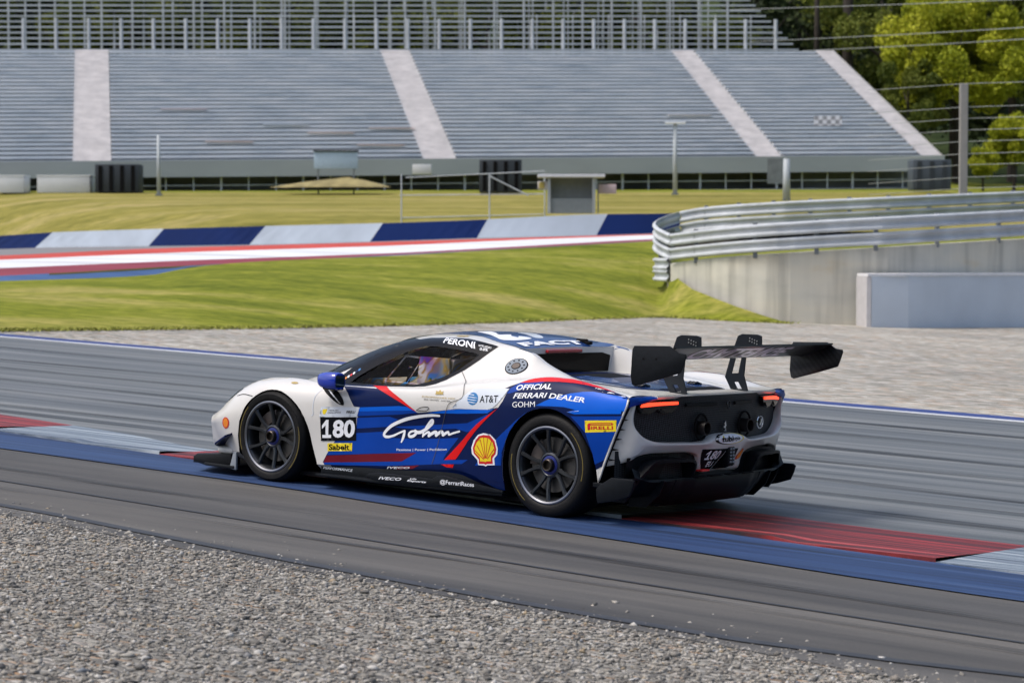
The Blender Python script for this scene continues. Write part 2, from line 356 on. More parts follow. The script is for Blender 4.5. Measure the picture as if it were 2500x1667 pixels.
# end of the bank lying against the wall
pend = [(1560, f_top(1560), f_topD(1560), f_foot(1560)), (1600, 588, 75, 777), (1616, 592, 74, 777.5), (1634, 655, 63.2, 778), (1660, 684, 60.9, 779), (1691, 706, 59.8, 781), (1745, 728, 59.0, 784), (1798, 748, 58.3, 787), (1870, 772, 57.9, 790), (1934, 791, 57.6, 792.5)]
rows = []
for t in np.linspace(0, 1, 15):
    t = float(t); r_ = []
    for px, py, D, fy in pend:
        p = plane_pt(px, fy, -.03).lerp(at(px, py, D), t); k_ = max(0.0, (1640 - px) / 80)
        p.z += (.12 * math.sin(math.pi * t) + .02 * math.sin(px * .013 + t * 9) * math.sin(math.pi * t)) * min(1, k_) + .03 * math.sin(math.pi * t) * math.sin(px * .05)
        r_.append(p)
    rows.append(r_)
grid_obj("grass_bank", rows, GRASS, kind='structure')
# painted run-off bands and the upper asphalt
def band(name, A, B, m):
    pxs = np.arange(-2180, 1661, 60.0); rows = []
    for t in (0, .5, 1):
        rows.append([at(px, A[0](px), A[1](px)).lerp(at(px, B[0](px), B[1](px)), t) for px in pxs])
    return grid_obj(name, rows, m, kind='structure')
l_blue = (f_top, f_topD)
l_mar = (pchip([-1100, 0, 170, 468, 600, 1000, 1169, 1640], [728, 673.5, 665, 648, 641.5, 620, 611, 585.5]), lambda px: f_topD(px) + 1.0)
l_wht = (pchip([-1100, 0, 425, 1000, 1169, 1626, 1640], [706, 655, 637, 616, 607, 582.5, 582]), lambda px: f_topD(px) + 4)
l_red = (pchip([-1100, 0, 425, 1000, 1169, 1626, 1640], [680, 634.5, 617, 598, 590, 572.5, 572]), lambda px: f_topD(px) + 8)
l_asp = (pchip([-1100, 0, 361, 638, 1000, 1180, 1640], [662, 624, 607.5, 599, 589, 583.5, 570]), lambda px: f_topD(px) + 10)
f_barD = pchip([-1100, -400, 0, 400, 640, 1000, 1170, 1477, 1660], [230, 160, 122, 106, 99, 93, 91, 89, 88])
f_barB = pchip([-1100, -400, 0, 119, 361, 638, 1000, 1169, 1467, 1626, 1660], [640, 620, 608.4, 604, 601, 597, 587, 581, 574, 569, 568])
f_barT = pchip([-1100, -400, 0, 140, 400, 638, 1000, 1169, 1477, 1637, 1660], [612, 592, 575.7, 567, 558.7, 552.3, 543, 536.8, 523, 521, 520])
l_bar = (f_barB, lambda px: f_barD(px) + .3)
PB = lambda n, c: mat(n, c, .75, 0, 0, .18, .6, stretch=(.3, 2, 2), spec=.2)
band("blue_paint_band", l_blue, l_mar, PB("band_blue", (.055, .11, .24)))
band("maroon_paint_band", l_mar, l_wht, PB("band_maroon", (.23, .045, .065)))
band("white_paint_band", l_wht, l_red, PB("band_white", (.62, .64, .66)))
band("red_paint_band", l_red, l_asp, PB("band_red", (.48, .075, .06)))
band("upper_track", l_asp, l_bar, PB("upper_asphalt", (.20, .20, .205)))
pxs = np.arange(120, 560, 40.0)
grid_obj("yellow_paint_line", [[at(px, l_mar[0](px) + dy, l_mar[1](px) - .25) for px in pxs] for dy in (5, 0)], PB("band_yellow", (.50, .40, .10)), kind='structure')
# plateau between barrier and grandstand, hillside behind
f_g1 = (lambda px: f_barB(min(px, 1660)) - 6 if px < 1660 else 566, lambda px: f_barD(min(px, 1660)) + 1.5 if px < 1660 else 74)
PX2 = np.arange(-3600, 6001, 100.0)
rowsP = [[at(px, f_g1[0](px), f_g1[1](px)) for px in PX2]]
for D, py in ((112, 522), (128, 496), (140, 482), (150, 470)):
    rowsP.append([at(px, py + (14 if px > 2300 else 0), max(D, f_g1[1](px) + (D - 88) * .45 if px < 1660 else D)) for px in PX2])
grid_obj("meadow", rowsP, DRYG, kind='structure')
rowsH = [rowsP[-1]]
for D, py in ((158, 462), (172, 456), (190, 440)): rowsH.append([at(px, py, max(D, rowsP[-1][0].y)) if False else at(px, py + (10 if px > 2300 else 0), D + 8) for px in PX2])
grid_obj("lawn", rowsH, GRASS, kind='structure')
rowsF = [rowsH[-1]]
for D, py in ((225, 380), (260, 250), (310, 80), (380, -160), (480, -520), (700, -900)): rowsF.append([at(px, py, D) for px in PX2])
grid_obj("forest_hill", rowsF, FORF, kind='structure')

# short grass blades standing on the bank and along its gravel edge
def blades(n, name, m, spots, h0, h1):
    P = np.array([tuple(p) for p in spots]); k = rng.integers(0, len(P), n); B = P[k]
    an = rng.uniform(0, 6.283, n); w_ = rng.uniform(.012, .03, n); h = rng.uniform(h0, h1, n)
    d = np.stack([np.cos(an), np.sin(an), 0 * an], 1) * w_[:, None]; tip = B + np.stack([rng.normal(0, .05, n), rng.normal(0, .05, n), h], 1)
    V = np.stack([B - d, B + d, tip], 1).reshape(-1, 3)
    me = bpy.data.meshes.new(name); me.vertices.add(len(V)); me.vertices.foreach_set("co", V.ravel()); me.loops.add(3 * n); me.loops.foreach_set("vertex_index", np.arange(3 * n, dtype=np.int32))
    me.polygons.add(n); me.polygons.foreach_set("loop_start", np.arange(0, 3 * n, 3, dtype=np.int32)); me.update(calc_edges=True); me.materials.append(m)
    o = bpy.data.objects.new(name, me); link(o); o["kind"] = 'stuff'; return o
spots = []
for _ in range(9000):
    px = float(rng.uniform(-400, 1930)); p = plane_pt(px, f_foot(px) if px < 1560 else 777 + max(0, (px - 1640)) * .05, -.02)
    spots.append(p + Vector((float(rng.normal(0, .1)), float(rng.normal(.12, .22)), .02)))
blades(9000, "grass", mat("edge_grass", (.26, .27, .045), .9, 0, 0, .3, 3), spots, .02, .06)
# unseen hill added behind the camera to block low sky and darken reflections
rowsB = []
for rr, zz in ((55, -.6), (75, 4), (110, 22), (160, 46), (230, 60)):
    rowsB.append([Vector((CAM.x + rr * math.sin(a) * 1.1, CAM.y - 12 + rr * math.cos(a), zz * (.8 + .25 * math.sin(a * 5)))) for a in np.linspace(R(78), R(282), 40)])
grid_obj("sky_blocker_hill", rowsB, FORF, kind='structure')
# ================================================================== THE CAR (built in its own frame: x forward, y left, z up)
car = empty("race_car"); car.matrix_world = CARM
tag(car, "low white and blue racing car with tall black rear wing riding over the painted kerb", "racing car")

WHITE = mat("car_white_paint", (0.62, 0.61, 0.585), 0.26, 0, 0.45, 0.02, 3)
NAVY = mat("car_navy_wrap", (0.0008, 0.008, 0.058), 0.30, 0, 0.06, 0.10, 4, spec=.16)
ROYAL = mat("car_royal_wrap", (0.0006, 0.042, 0.30), 0.28, 0, 0.06, 0.08, 4, spec=.16)
BRIGHT = mat("car_bright_blue_wrap", (0.0008, 0.105, 0.60), 0.28, 0, 0.06, 0.06, 4, spec=.16)
RED = mat("car_red_wrap", (0.62, 0.004, 0.006), 0.28, 0, 0.12, 0.05, 4, spec=.3)
DKRED = mat("car_dark_red_wrap", (0.13, 0.002, 0.014), 0.3, 0, 0.1, 0.2, 3, spec=.25)
BLACK = mat("car_gloss_black", (0.005, 0.006, 0.009), 0.20, 0, 0.0, 0.1, 6, spec=.12)
CARBON = mat("car_satin_carbon", (0.0045, 0.006, 0.0085), 0.40, 0, 0.0, 0.25, 30, spec=.16)
MATT = mat("car_matt_black", (0.003, 0.003, 0.004), 0.75, 0, 0, 0.2, 20, spec=.15)
LETTER = mat("white_lettering", (0.78, 0.80, 0.84), 0.4, 0, 0.1, 0.02, 5)
PALE = mat("car_pale_vinyl_and_panel_shade", (0.60, 0.65, 0.72), 0.3, 0, 0.4, 0.03, 5)  # pale print, and the painted shade of the white side panel
YELLOW = mat("sticker_yellow", (0.80, 0.62, 0.01), 0.35, 0, 0.3, 0.03, 5)
GOLD = mat("emblem_gold", (0.42, 0.30, 0.08), 0.4, 0.2, 0.2, 0.05, 5)
SHELLRED = mat("sticker_red", (0.55, 0.008, 0.01), 0.35, 0, 0.3, 0.03, 5)
SKYB = mat("sticker_blue", (0.01, 0.16, 0.42), 0.35, 0, 0.3, 0.03, 5)
STEEL = mat("bare_metal", (0.45, 0.46, 0.48), 0.3, 0.9, 0, 0.1, 10)
ROOFB = mat("roof_blue_wrap", (0.012, 0.045, 0.17), 0.24, 0, 0.3, 0.08, 4)

def line(*k): return k   # (x, y, z) key points
KL = {
 0: [(-.70,0,.14),(3.4,0,.12)],
 1: [(-.70,.88,.14),(2.2,.86,.12),(3.0,.80,.12),(3.4,.70,.20)],
 2: [(-.70,.945,.275),(-.42,.960,.270),(.37,.955,.150),(.60,.94,.20),(.81,.925,.250),(1.0,.92,.238),(1.32,.915,.210),(1.74,.915,.192),(2.14,.925,.172),(3.0,.90,.19),(3.25,.80,.22),(3.4,.72,.24)],
 3: [(-.70,.955,.42),(-.4,.970,.42),(0,.978,.40),(.4,.968,.38),(.8,.925,.38),(1.2,.905,.37),(1.7,.905,.36),(2.14,.930,.36),(2.6,.955,.36),(3.0,.930,.34),(3.25,.845,.345),(3.4,.755,.33)],
 4: [(-.70,.955,.60),(-.4,.978,.60),(0,.985,.58),(.4,.975,.56),(.8,.93,.54),(1.2,.900,.53),(1.7,.900,.52),(2.14,.935,.54),(2.6,.968,.56),(3.0,.935,.50),(3.25,.860,.42),(3.4,.775,.385)],
 5: [(-.70,.940,.80),(-.4,.952,.82),(0,.962,.825),(.4,.955,.79),(.8,.945,.73),(1.2,.918,.68),(1.7,.900,.67),(2.14,.915,.68),(2.6,.930,.70),(3.0,.890,.615),(3.25,.835,.475),(3.4,.760,.415)],
 6: [(-.70,.925,.846),(-.55,.91,.855),(-.33,.885,.897),(-.1,.87,.930),(.05,.87,.932),(.2,.875,.918),(.345,.885,.895),(.7,.905,.845),(1.0,.905,.795),(1.3,.890,.765),(1.6,.882,.755),(2.0,.865,.748),(2.26,.835,.757),(2.4,.815,.767),(2.53,.80,.770),(2.7,.79,.763),(2.88,.785,.730),(3.0,.785,.684),(3.15,.78,.607),(3.26,.765,.510),(3.4,.70,.43)],
 7: [(-.70,.70,.849),(-.3,.72,.875),(0,.745,.900),(.3,.765,.905),(.6,.79,.890),(.9,.82,.853),(1.2,.835,.800),(1.6,.838,.775),(1.95,.828,.762),(2.2,.79,.755),(2.45,.70,.745),(2.75,.60,.708),(3.0,.58,.632),(3.3,.56,.475),(3.4,.55,.44)],
 8: [(-.70,.60,.850),(-.3,.62,.872),(-.15,.63,.890),(.087,.61,.922),(.2,.605,.955),(.335,.60,1.003),(.463,.60,1.070),(.56,.60,1.090),(.656,.60,1.104),(.85,.61,1.108),(1.1,.62,1.098),(1.4,.625,1.070),(1.7,.66,1.000),(1.95,.705,.900),(2.2,.72,.815),(2.45,.62,.768),(2.75,.48,.722),(3.0,.42,.640),(3.3,.42,.485),(3.4,.42,.445)],
}
KF = {
 9: [(.60,.50,1.088),(.72,.503,1.114),(.85,.505,1.131),(1.1,.51,1.140),(1.4,.51,1.125),(1.7,.52,1.082),(1.95,.545,1.005),(2.2,.56,.905),(2.45,.50,.815),(2.75,.38,.735),(3.0,.30,.648),(3.3,.30,.490),(3.4,.3,.45)],
 10: [(.60,.26,1.091),(.72,.26,1.126),(.85,.26,1.153),(.95,.26,1.163),(1.1,.26,1.165),(1.4,.26,1.155),(1.7,.27,1.122),(1.95,.28,1.062),(2.2,.29,.972),(2.45,.27,.868),(2.75,.20,.750),(3.0,.15,.655),(3.3,.15,.495),(3.4,.15,.455)],
 11: [(.60,0,1.093),(.72,0,1.130),(.85,0,1.160),(.95,0,1.171),(1.1,0,1.176),(1.4,0,1.166),(1.7,0,1.138),(1.95,0,1.085),(2.2,0,1.000),(2.45,0,.893),(2.63,0,.80),(2.75,0,.755),(3.0,0,.658),(3.3,0,.497),(3.4,0,.46)],
}
KR = {
 9: [(-.70,.56,.851),(-.3,.575,.871),(-.15,.58,.887),(.087,.56,.918),(.2,.555,.950),(.335,.55,1.000),(.463,.55,1.067),(.595,.55,1.093)],
 10: [(-.70,.50,.852),(-.3,.54,.868),(0,.53,.888),(.3,.515,.900),(.595,.505,.905)],
 11: [(-.70,0,.853),(-.3,0,.880),(0,0,.900),(.3,0,.915),(.595,0,.915)],
}
def lf(keys): 
    xs = [k[0] for k in keys]; return pchip(xs, [k[1] for k in keys]), pchip(xs, [k[2] for k in keys])
LF = {k: lf(v) for k, v in KL.items()}; LFF = {k: lf(v) for k, v in KF.items()}; LFR = {k: lf(v) for k, v in KR.items()}
def sstep(a, b, t):
    t = min(max((t - a) / (b - a), 0), 1); return t * t * (3 - 2 * t)
def section(s):
    rear = s < .5975
    P = []
    for k in range(12):
        f = LF[k] if k <= 8 else (LFR[k] if rear else LFF[k])
        P.append((f[0](s), f[1](s)))
    out = [P[0], ((P[0][0] + P[1][0]) / 2, P[1][1])]
    out += crom(P[1:3], 3)[:-1]
    out += crom(P[2:9], 7)[:-1]
    out += crom(P[8:10], 3)[:-1] if rear else crom(P[7:12], 6)[6:12:2]
    if rear:
        out += crom(P[9:11], 5)[:-1]
        q = crom(P[9:12], 10)
        out += [(P[10][0] + (P[11][0] - P[10][0]) * t, P[10][1] + (P[11][1] - P[10][1]) * (1 - (1 - t) ** 2)) for t in np.linspace(0, 1, 13)]
    else:
        q = crom(P[8:12], 6)
        q = q[6:]                      # from line 9 inwards
        seg = [q[min(int(round(i)), len(q) - 1)] for i in np.linspace(0, len(q) - 1, 13)]
        d = np.linspace(0, len(q) - 1, 18)
        for t in d:
            i = int(min(math.floor(t), len(q) - 2)); u_ = t - i
            out.append(tuple(np.array(q[i]) * (1 - u_) + np.array(q[i + 1]) * u_))
    W = []
    wr = sstep(-.18, -.63, s) if s < -.18 else 0.0
    wr = sstep(0, 1, (-.18 - s) / .45) if s < -.18 else 0.0
    wf = sstep(2.95, 3.4, s)
    for y, z in out:
        x = s
        if wr: x += wr * .40 * max(0, .8 - z) - wr * .06 * max(0, 1 - (y / .93) ** 2) * (1 if z > .6 else 0.0) - (.0)
        if wf: x += wf * .24 * (1 - min(1, y / .78) ** 2)
        W.append((x, float(y), float(z)))
    return W
def build_shell():
    st = list(np.arange(-.63, .59, .03)) + [.595, .600] + list(np.arange(.63, 3.41, .03)) + [3.4]
    st = sorted(set(round(float(v), 4) for v in st))
    rows = []
    for s in st:
        h = section(s)
        rows.append([Vector(p) for p in h] + [Vector((p[0], -p[1], p[2])) for p in h[-2:0:-1]])
    bm = bmesh.new(); n = len(rows[0])
    V = [[bm.verts.new(p) for p in r_] for r_ in rows]
    for i in range(len(rows) - 1):
        for k in range(n):
            bm.faces.new((V[i][k], V[i][(k + 1) % n], V[i + 1][(k + 1) % n], V[i + 1][k]))
    for r_, rev in ((V[0], False), (V[-1], True)):
        c = bm.verts.new(sum((v.co for v in r_), Vector()) / n)
        for k in range(n):
            f = (c, r_[(k + 1) % n], r_[k]); bm.faces.new(f if not rev else f[::-1])
    bmesh.ops.recalc_face_normals(bm, faces=bm.faces)
    return bm
def arch(cx, cz, rx, rz, zb, n=28, p=2.0, xr=None, xf=None):
    pts = []
    for k in range(n + 1):
        a = math.pi * k / n
        pts.append((cx + rx * math.cos(a), cz + rz * math.sin(a)))
    return [(pts[0][0], zb)] + pts + [(pts[-1][0], zb)]
REAR_ARCH = [(.30, -.1), (.36,.15), (.379,.25),(.381,.352),(.353,.488),(.320,.555),(.277,.610),(.232,.655),(.179,.692),(.125,.715),(.067,.729),(.020,.735),(-.026,.734),(-.075,.727),(-.119,.714),(-.185,.685),(-.240,.645),(-.285,.602),(-.322,.553),(-.355,.505),(-.380,.455),(-.405,.369),(-.418,.270),(-.43,-.1)]
FRONT_ARCH = [(2.99,-.1),(2.965,.159),(2.955,.315),(2.930,.429),(2.877,.532),(2.845,.568),(2.81,.599),(2.76,.632),(2.708,.659),(2.655,.676),(2.605,.684),(2.55,.684),(2.502,.676),(2.45,.658),(2.398,.632),(2.345,.595),(2.302,.555),(2.262,.50),(2.23,.439),(2.208,.378),(2.191,.314),(2.143,.178),(2.13,-.1)]
WINDOW = [(1.945,.775),(1.80,.775),(1.63,.779),(1.42,.786),(1.33,.793),(1.21,.825),(1.10,.862),(.975,.923),(.86,1.035),(.92,1.046),(1.087,1.062),(1.291,1.070),(1.394,1.066),(1.497,1.036),(1.593,.994),(1.772,.904),(1.89,.828)]
bm = build_shell(); shell = obj_bm("body", bm, WHITE, car, angle=38)
SHELL_BVH = BVHTree.FromObject(shell, bpy.context.evaluated_depsgraph_get())
SHELL_N = None
def cutter(build, m=None):
    b = bmesh.new(); build(b); o = obj_bm("cutter", b, m or MATT, car); return o
def cabin(b):
    lo = [(.66,.74,.36),(2.25,.70,.36)]; 
    ring = [(.66,.36),(2.30,.36),(2.30,.70),(2.18,.80),(1.75,1.02),(1.4,1.10),(1.0,1.115),(.66,1.09)]
    def yw(z): return .74 if z < .78 else .74 - (z - .78) * .66
    A = [b.verts.new((x, yw(z), z)) for x, z in ring]; B = [b.verts.new((x, -yw(z), z)) for x, z in ring]
    b.faces.new(A); b.faces.new(B[::-1])
    for i in range(len(ring)): b.faces.new((A[i], B[i], B[(i + 1) % len(ring)], A[(i + 1) % len(ring)]))
    bmesh.ops.recalc_face_normals(b, faces=b.faces)
INT = mat("cabin_interior", (0.50, 0.42, 0.28), 0.6, 0, 0, 0.3, 5)
cuts = [cutter(cabin, INT),
        cutter(lambda b: prism_bm(b, WINDOW, 1, -1.2, 1.2), BLACK)]
WS = [(2.50, .44), (2.22, .57), (1.95, .555), (1.73, .53)]
cuts.append(cutter(lambda b: prism_bm(b, WS + [(x, -y) for x, y in WS[::-1]], 2, .74, 1.4), BLACK))
for sy in (1, -1):
    cuts.append(cutter(lambda b: prism_bm(b, REAR_ARCH, 1, sy * .52, sy * 1.3)))
    cuts.append(cutter(lambda b: prism_bm(b, FRONT_ARCH, 1, sy * .55, sy * 1.3)))
# rear grille recess and the open tail below the bumper
cuts.append(cutter(lambda b: prism_bm(b, [(-.90,.50),(-.90,.835),(.90,.835),(.90,.50)], 0, -.95, -.60)))
for c in cuts:
    md = shell.modifiers.new("b", 'BOOLEAN'); md.operation = 'DIFFERENCE'; md.object = c; md.solver = 'EXACT'
    try: md.material_mode = 'TRANSFER'
    except Exception: pass
dg = bpy.context.evaluated_depsgraph_get(); dg.update()
new = bpy.data.meshes.new_from_object(shell.evaluated_get(dg)); 
shell.modifiers.clear(); old = shell.data; shell.data = new; new.name = "body"; bpy.data.meshes.remove(old)
new.polygons.foreach_set("use_smooth", [True] * len(new.polygons)); new.set_sharp_from_angle(angle=R(38))
for c in cuts: 
    me = c.data; bpy.data.objects.remove(c); bpy.data.meshes.remove(me)

new.materials.append(NAVY); kN = len(new.materials) - 1; kW = [m.name for m in new.materials].index("car_white_paint")
for p in new.polygons:
    c = p.center
    if p.material_index == kW and .30 < c.x < 2.02 and abs(c.y) > .5 and c.z < LF[2][1](c.x) + .06: p.material_index = kN
new.materials.append(MATT); kM = len(new.materials) - 1
for p in new.polygons:
    if p.material_index == kW and p.center.x < -.40 and p.normal.x < -.6 and p.center.z < .845: p.material_index = kM
# ------------------------------------------------------------------ decals: flat shapes laid onto the body by casting them along one direction
OBL = R(20)
def hit_side(x, w_, sy=1):
    d = Vector((0, -math.cos(OBL), -math.sin(OBL))); up = Vector((0, -math.sin(OBL), math.cos(OBL)))
    o = Vector((x, 0, 0)) + up * w_ - d * 3.0
    h = BVH_SIDE.ray_cast(o, d)
    if h[0] is None: return None
    p, n = h[0], h[1]
    if n.dot(d) > 0: n = -n
    return (p, n) if sy > 0 else (Vector((p.x, -p.y, p.z)), Vector((n.x, -n.y, n.z)))
def hit_top(x, y, sy=1):
    h = SHELL_BVH.ray_cast(Vector((x, y, 3)), Vector((0, 0, -1)))
    return None if h[0] is None else (h[0], h[1] if h[1].z > 0 else -h[1])
BVH_SIDE = SHELL_BVH
def pip(P, poly):
    x, y = P[:, 0], P[:, 1]; ins = np.zeros(len(P), bool); n = len(poly); j = n - 1
    for i in range(n):
        xi, yi = poly[i]; xj, yj = poly[j]
        if yi != yj:
            ins ^= ((yi > y) != (yj > y)) & (x < (xj - xi) * (y - yi) / (yj - yi) + xi)
        j = i
    return ins
def tess(polys, holes=(), step=.03):
    """triangulate the union of polys minus holes with interior grid points"""
    V, E = [], []
    def dense(p):
        o_ = []
        for i in range(len(p)):
            a, b_ = p[i], p[(i + 1) % len(p)]; n_ = max(1, int(math.ceil(math.dist(a, b_) / (step * .8))))
            o_ += [(a[0] + (b_[0] - a[0]) * k_ / n_, a[1] + (b_[1] - a[1]) * k_ / n_) for k_ in range(n_)]
        return o_
    polys = [dense(p) for p in polys]; holes = [dense(p) for p in holes]
    for p in list(polys) + list(holes):
        b = len(V); n = len(p); V += [tuple(q) for q in p]; E += [(b + i, b + (i + 1) % n) for i in range(n)]
    A = np.array([q for p in polys for q in p]); lo, hi = A.min(0), A.max(0)
    gx, gy = np.meshgrid(np.arange(lo[0] + step * .37, hi[0], step), np.arange(lo[1] + step * .41, hi[1], step))
    G = np.stack([gx.ravel(), gy.ravel()], 1)
    if len(G):
        k = np.zeros(len(G), bool)
        for p in polys: k |= pip(G, p)
        for p in holes: k &= ~pip(G, p)
        V += [tuple(q) for q in G[k]]
    r_ = delaunay_2d_cdt([Vector(v) for v in V], E, [], 0, 1e-5)
    P = np.array([(v.x, v.y) for v in r_[0]]); F = np.array([f for f in r_[2] if len(f) == 3])
    C = P[F].mean(1); k = np.zeros(len(F), bool)
    for p in polys: k |= pip(C, p)
    for p in holes: k &= ~pip(C, p)
    return P, F[k]
def lay(name, P, F, hit, m, off, parent, sy=1, maxedge=.12):
    V, ok, NR_ = [], [], []
    for p in P:
        h = hit(p[0], p[1], sy)
        ok.append(h is not None); NR_.append(h[1] if h else None); V.append(h[0] + h[1] * off if h else Vector((0, 0, 0)))
    Fk = []
    for f in F:
        if all(ok[i] for i in f):
            a, b, c = (V[i] for i in f)
            if max((a - b).length, (b - c).length, (a - c).length) < maxedge:
                ok_ = (b - a).cross(c - a).dot(NR_[f[0]]) > 0
                Fk.append(tuple(int(i) for i in (f if ok_ else f[::-1])))
    used = sorted({i for f in Fk for i in f}); mp = {j: k for k, j in enumerate(used)}
    if not Fk: return None
    o = obj(name, [V[j] for j in used], [tuple(mp[i] for i in f) for f in Fk], m, parent, True)
    me = o.data
    return o
def smooth_closed(p, n=4):
    q = list(p) + [p[0], p[1]]; q = [p[-1]] + q
    r_ = crom(q, n); return [tuple(v) for v in r_[n:-n - 1]] if True else p
def decal(name, poly, m, off, parent=None, holes=(), hit=hit_side, sy=1, step=.022, smooth=False, maxedge=.12):
    polys = poly if isinstance(poly[0][0], (tuple, list)) else [poly]
    if smooth: polys = [smooth_closed(p) for p in polys]
    P, F = tess(polys, holes, step)
    return lay(name, P, F, hit, m, off, parent or shell, sy, maxedge)
def text_mesh(body, bold=0.0, shear=0.0, space=1.0):
    c = bpy.data.curves.new("t", 'FONT'); c.body = body; c.offset = bold; c.shear = shear; c.space_character = space
    c.resolution_u = 3; c.size = 1.0
    o = bpy.data.objects.new("t", c); COL.objects.link(o)
    dg = bpy.context.evaluated_depsgraph_get(); me = bpy.data.meshes.new_from_object(o.evaluated_get(dg))
    bpy.data.objects.remove(o); bpy.data.curves.remove(c)
    bm = bmesh.new(); bm.from_mesh(me); bpy.data.meshes.remove(me)
    bmesh.ops.triangulate(bm, faces=bm.faces)
    bmesh.ops.remove_doubles(bm, verts=bm.verts, dist=1e-5)
    return bm
def text_pts(body, corners, bold=.012, shear=0.0, cut=.035, space=1.0):
    bm = text_mesh(body, bold, shear, space)
    xs = [v.co.x for v in bm.verts]; ys = [v.co.y for v in bm.verts]
    x0, x1, y0, y1 = min(xs), max(xs), min(ys), max(ys)
    BL, BR, TL = (np.array(c_) for c_ in corners)
    U, V_ = BR - BL, TL - BL; L = np.linalg.norm(U)
    n = int(L / cut)
    for i in range(1, n + 1):
        x = x0 + (x1 - x0) * i / (n + 1)
        g = bm.verts[:] + bm.edges[:] + bm.faces[:]
        bmesh.ops.bisect_plane(bm, geom=g, plane_co=(x, 0, 0), plane_no=(1, 0, 0))
    n = max(1, int(np.linalg.norm(V_) / .02))
    for i in range(1, n + 1):
        g = bm.verts[:] + bm.edges[:] + bm.faces[:]
        bmesh.ops.bisect_plane(bm, geom=g, plane_co=(0, y0 + (y1 - y0) * i / (n + 1), 0), plane_no=(0, 1, 0))
    bm.verts.ensure_lookup_table(); bm.verts.index_update()
    P = [BL + U * (v.co.x - x0) / (x1 - x0) + V_ * (v.co.y - y0) / (y1 - y0) for v in bm.verts]
    F = [[v.index for v in f.verts] for f in bm.faces]
    tri = []
    for f in F:
        for k in range(1, len(f) - 1): tri.append((f[0], f[k], f[k + 1]))
    bm.free(); return P, tri
def text(name, body, corners, m, off, parent=None, bold=.012, shear=0.0, hit=hit_side, cut=.035, sy=1, space=1.0):
    P, F = text_pts(body, corners, bold, shear, cut, space)
    return lay(name, P, F, hit, m, off, parent or shell, sy, 1.0)
def stroke(pts, wd):
    """band polygon along a centre line, round-ended; returns one outline per piece"""
    q = [np.array(p) for p in crom(pts, 6)]
    out = []
    ws = wd if callable(wd) else (lambda t: wd)
    n = len(q)
    L, Rr = [], []
    for i in range(n):
        a = q[min(i + 1, n - 1)] - q[max(i - 1, 0)]; a = a / max(np.linalg.norm(a), 1e-9); nn = np.array((-a[1], a[0]))
        h = ws(i / (n - 1)) / 2
        L.append(q[i] + nn * h); Rr.append(q[i] - nn * h)
    for i in range(n - 1): out.append([tuple(L[i]), tuple(L[i + 1]), tuple(Rr[i + 1]), tuple(Rr[i])])
    for i in range(n):
        h = ws(i / (n - 1)) / 2
        out.append([(q[i][0] + h * math.cos(k * math.pi / 5), q[i][1] + h * math.sin(k * math.pi / 5)) for k in range(10)])
    return out
def circle2(c, r1, r2=None, n=28):
    return [(c[0] + r1 * math.cos(2 * math.pi * k / n), c[1] + (r2 or r1) * math.sin(2 * math.pi * k / n)) for k in range(n)]
def xz2xw(poly):
    """outline cut straight across the car (x,z) -> decal coordinates on the skin"""
    out = []
    n = len(poly); dense = []
    for i in range(n):
        a, b = poly[i], poly[(i + 1) % n]
        for k in range(3): dense.append((a[0] + (b[0] - a[0]) * k / 3, a[1] + (b[1] - a[1]) * k / 3))
    for x, z in dense:
        h = SHELL_BVH.ray_cast(Vector((x, 3, z)), Vector((0, -1, 0)))
        y = h[0].y if h[0] is not None else .93
        out.append((x, z * math.cos(OBL) - y * math.sin(OBL)))
    return out
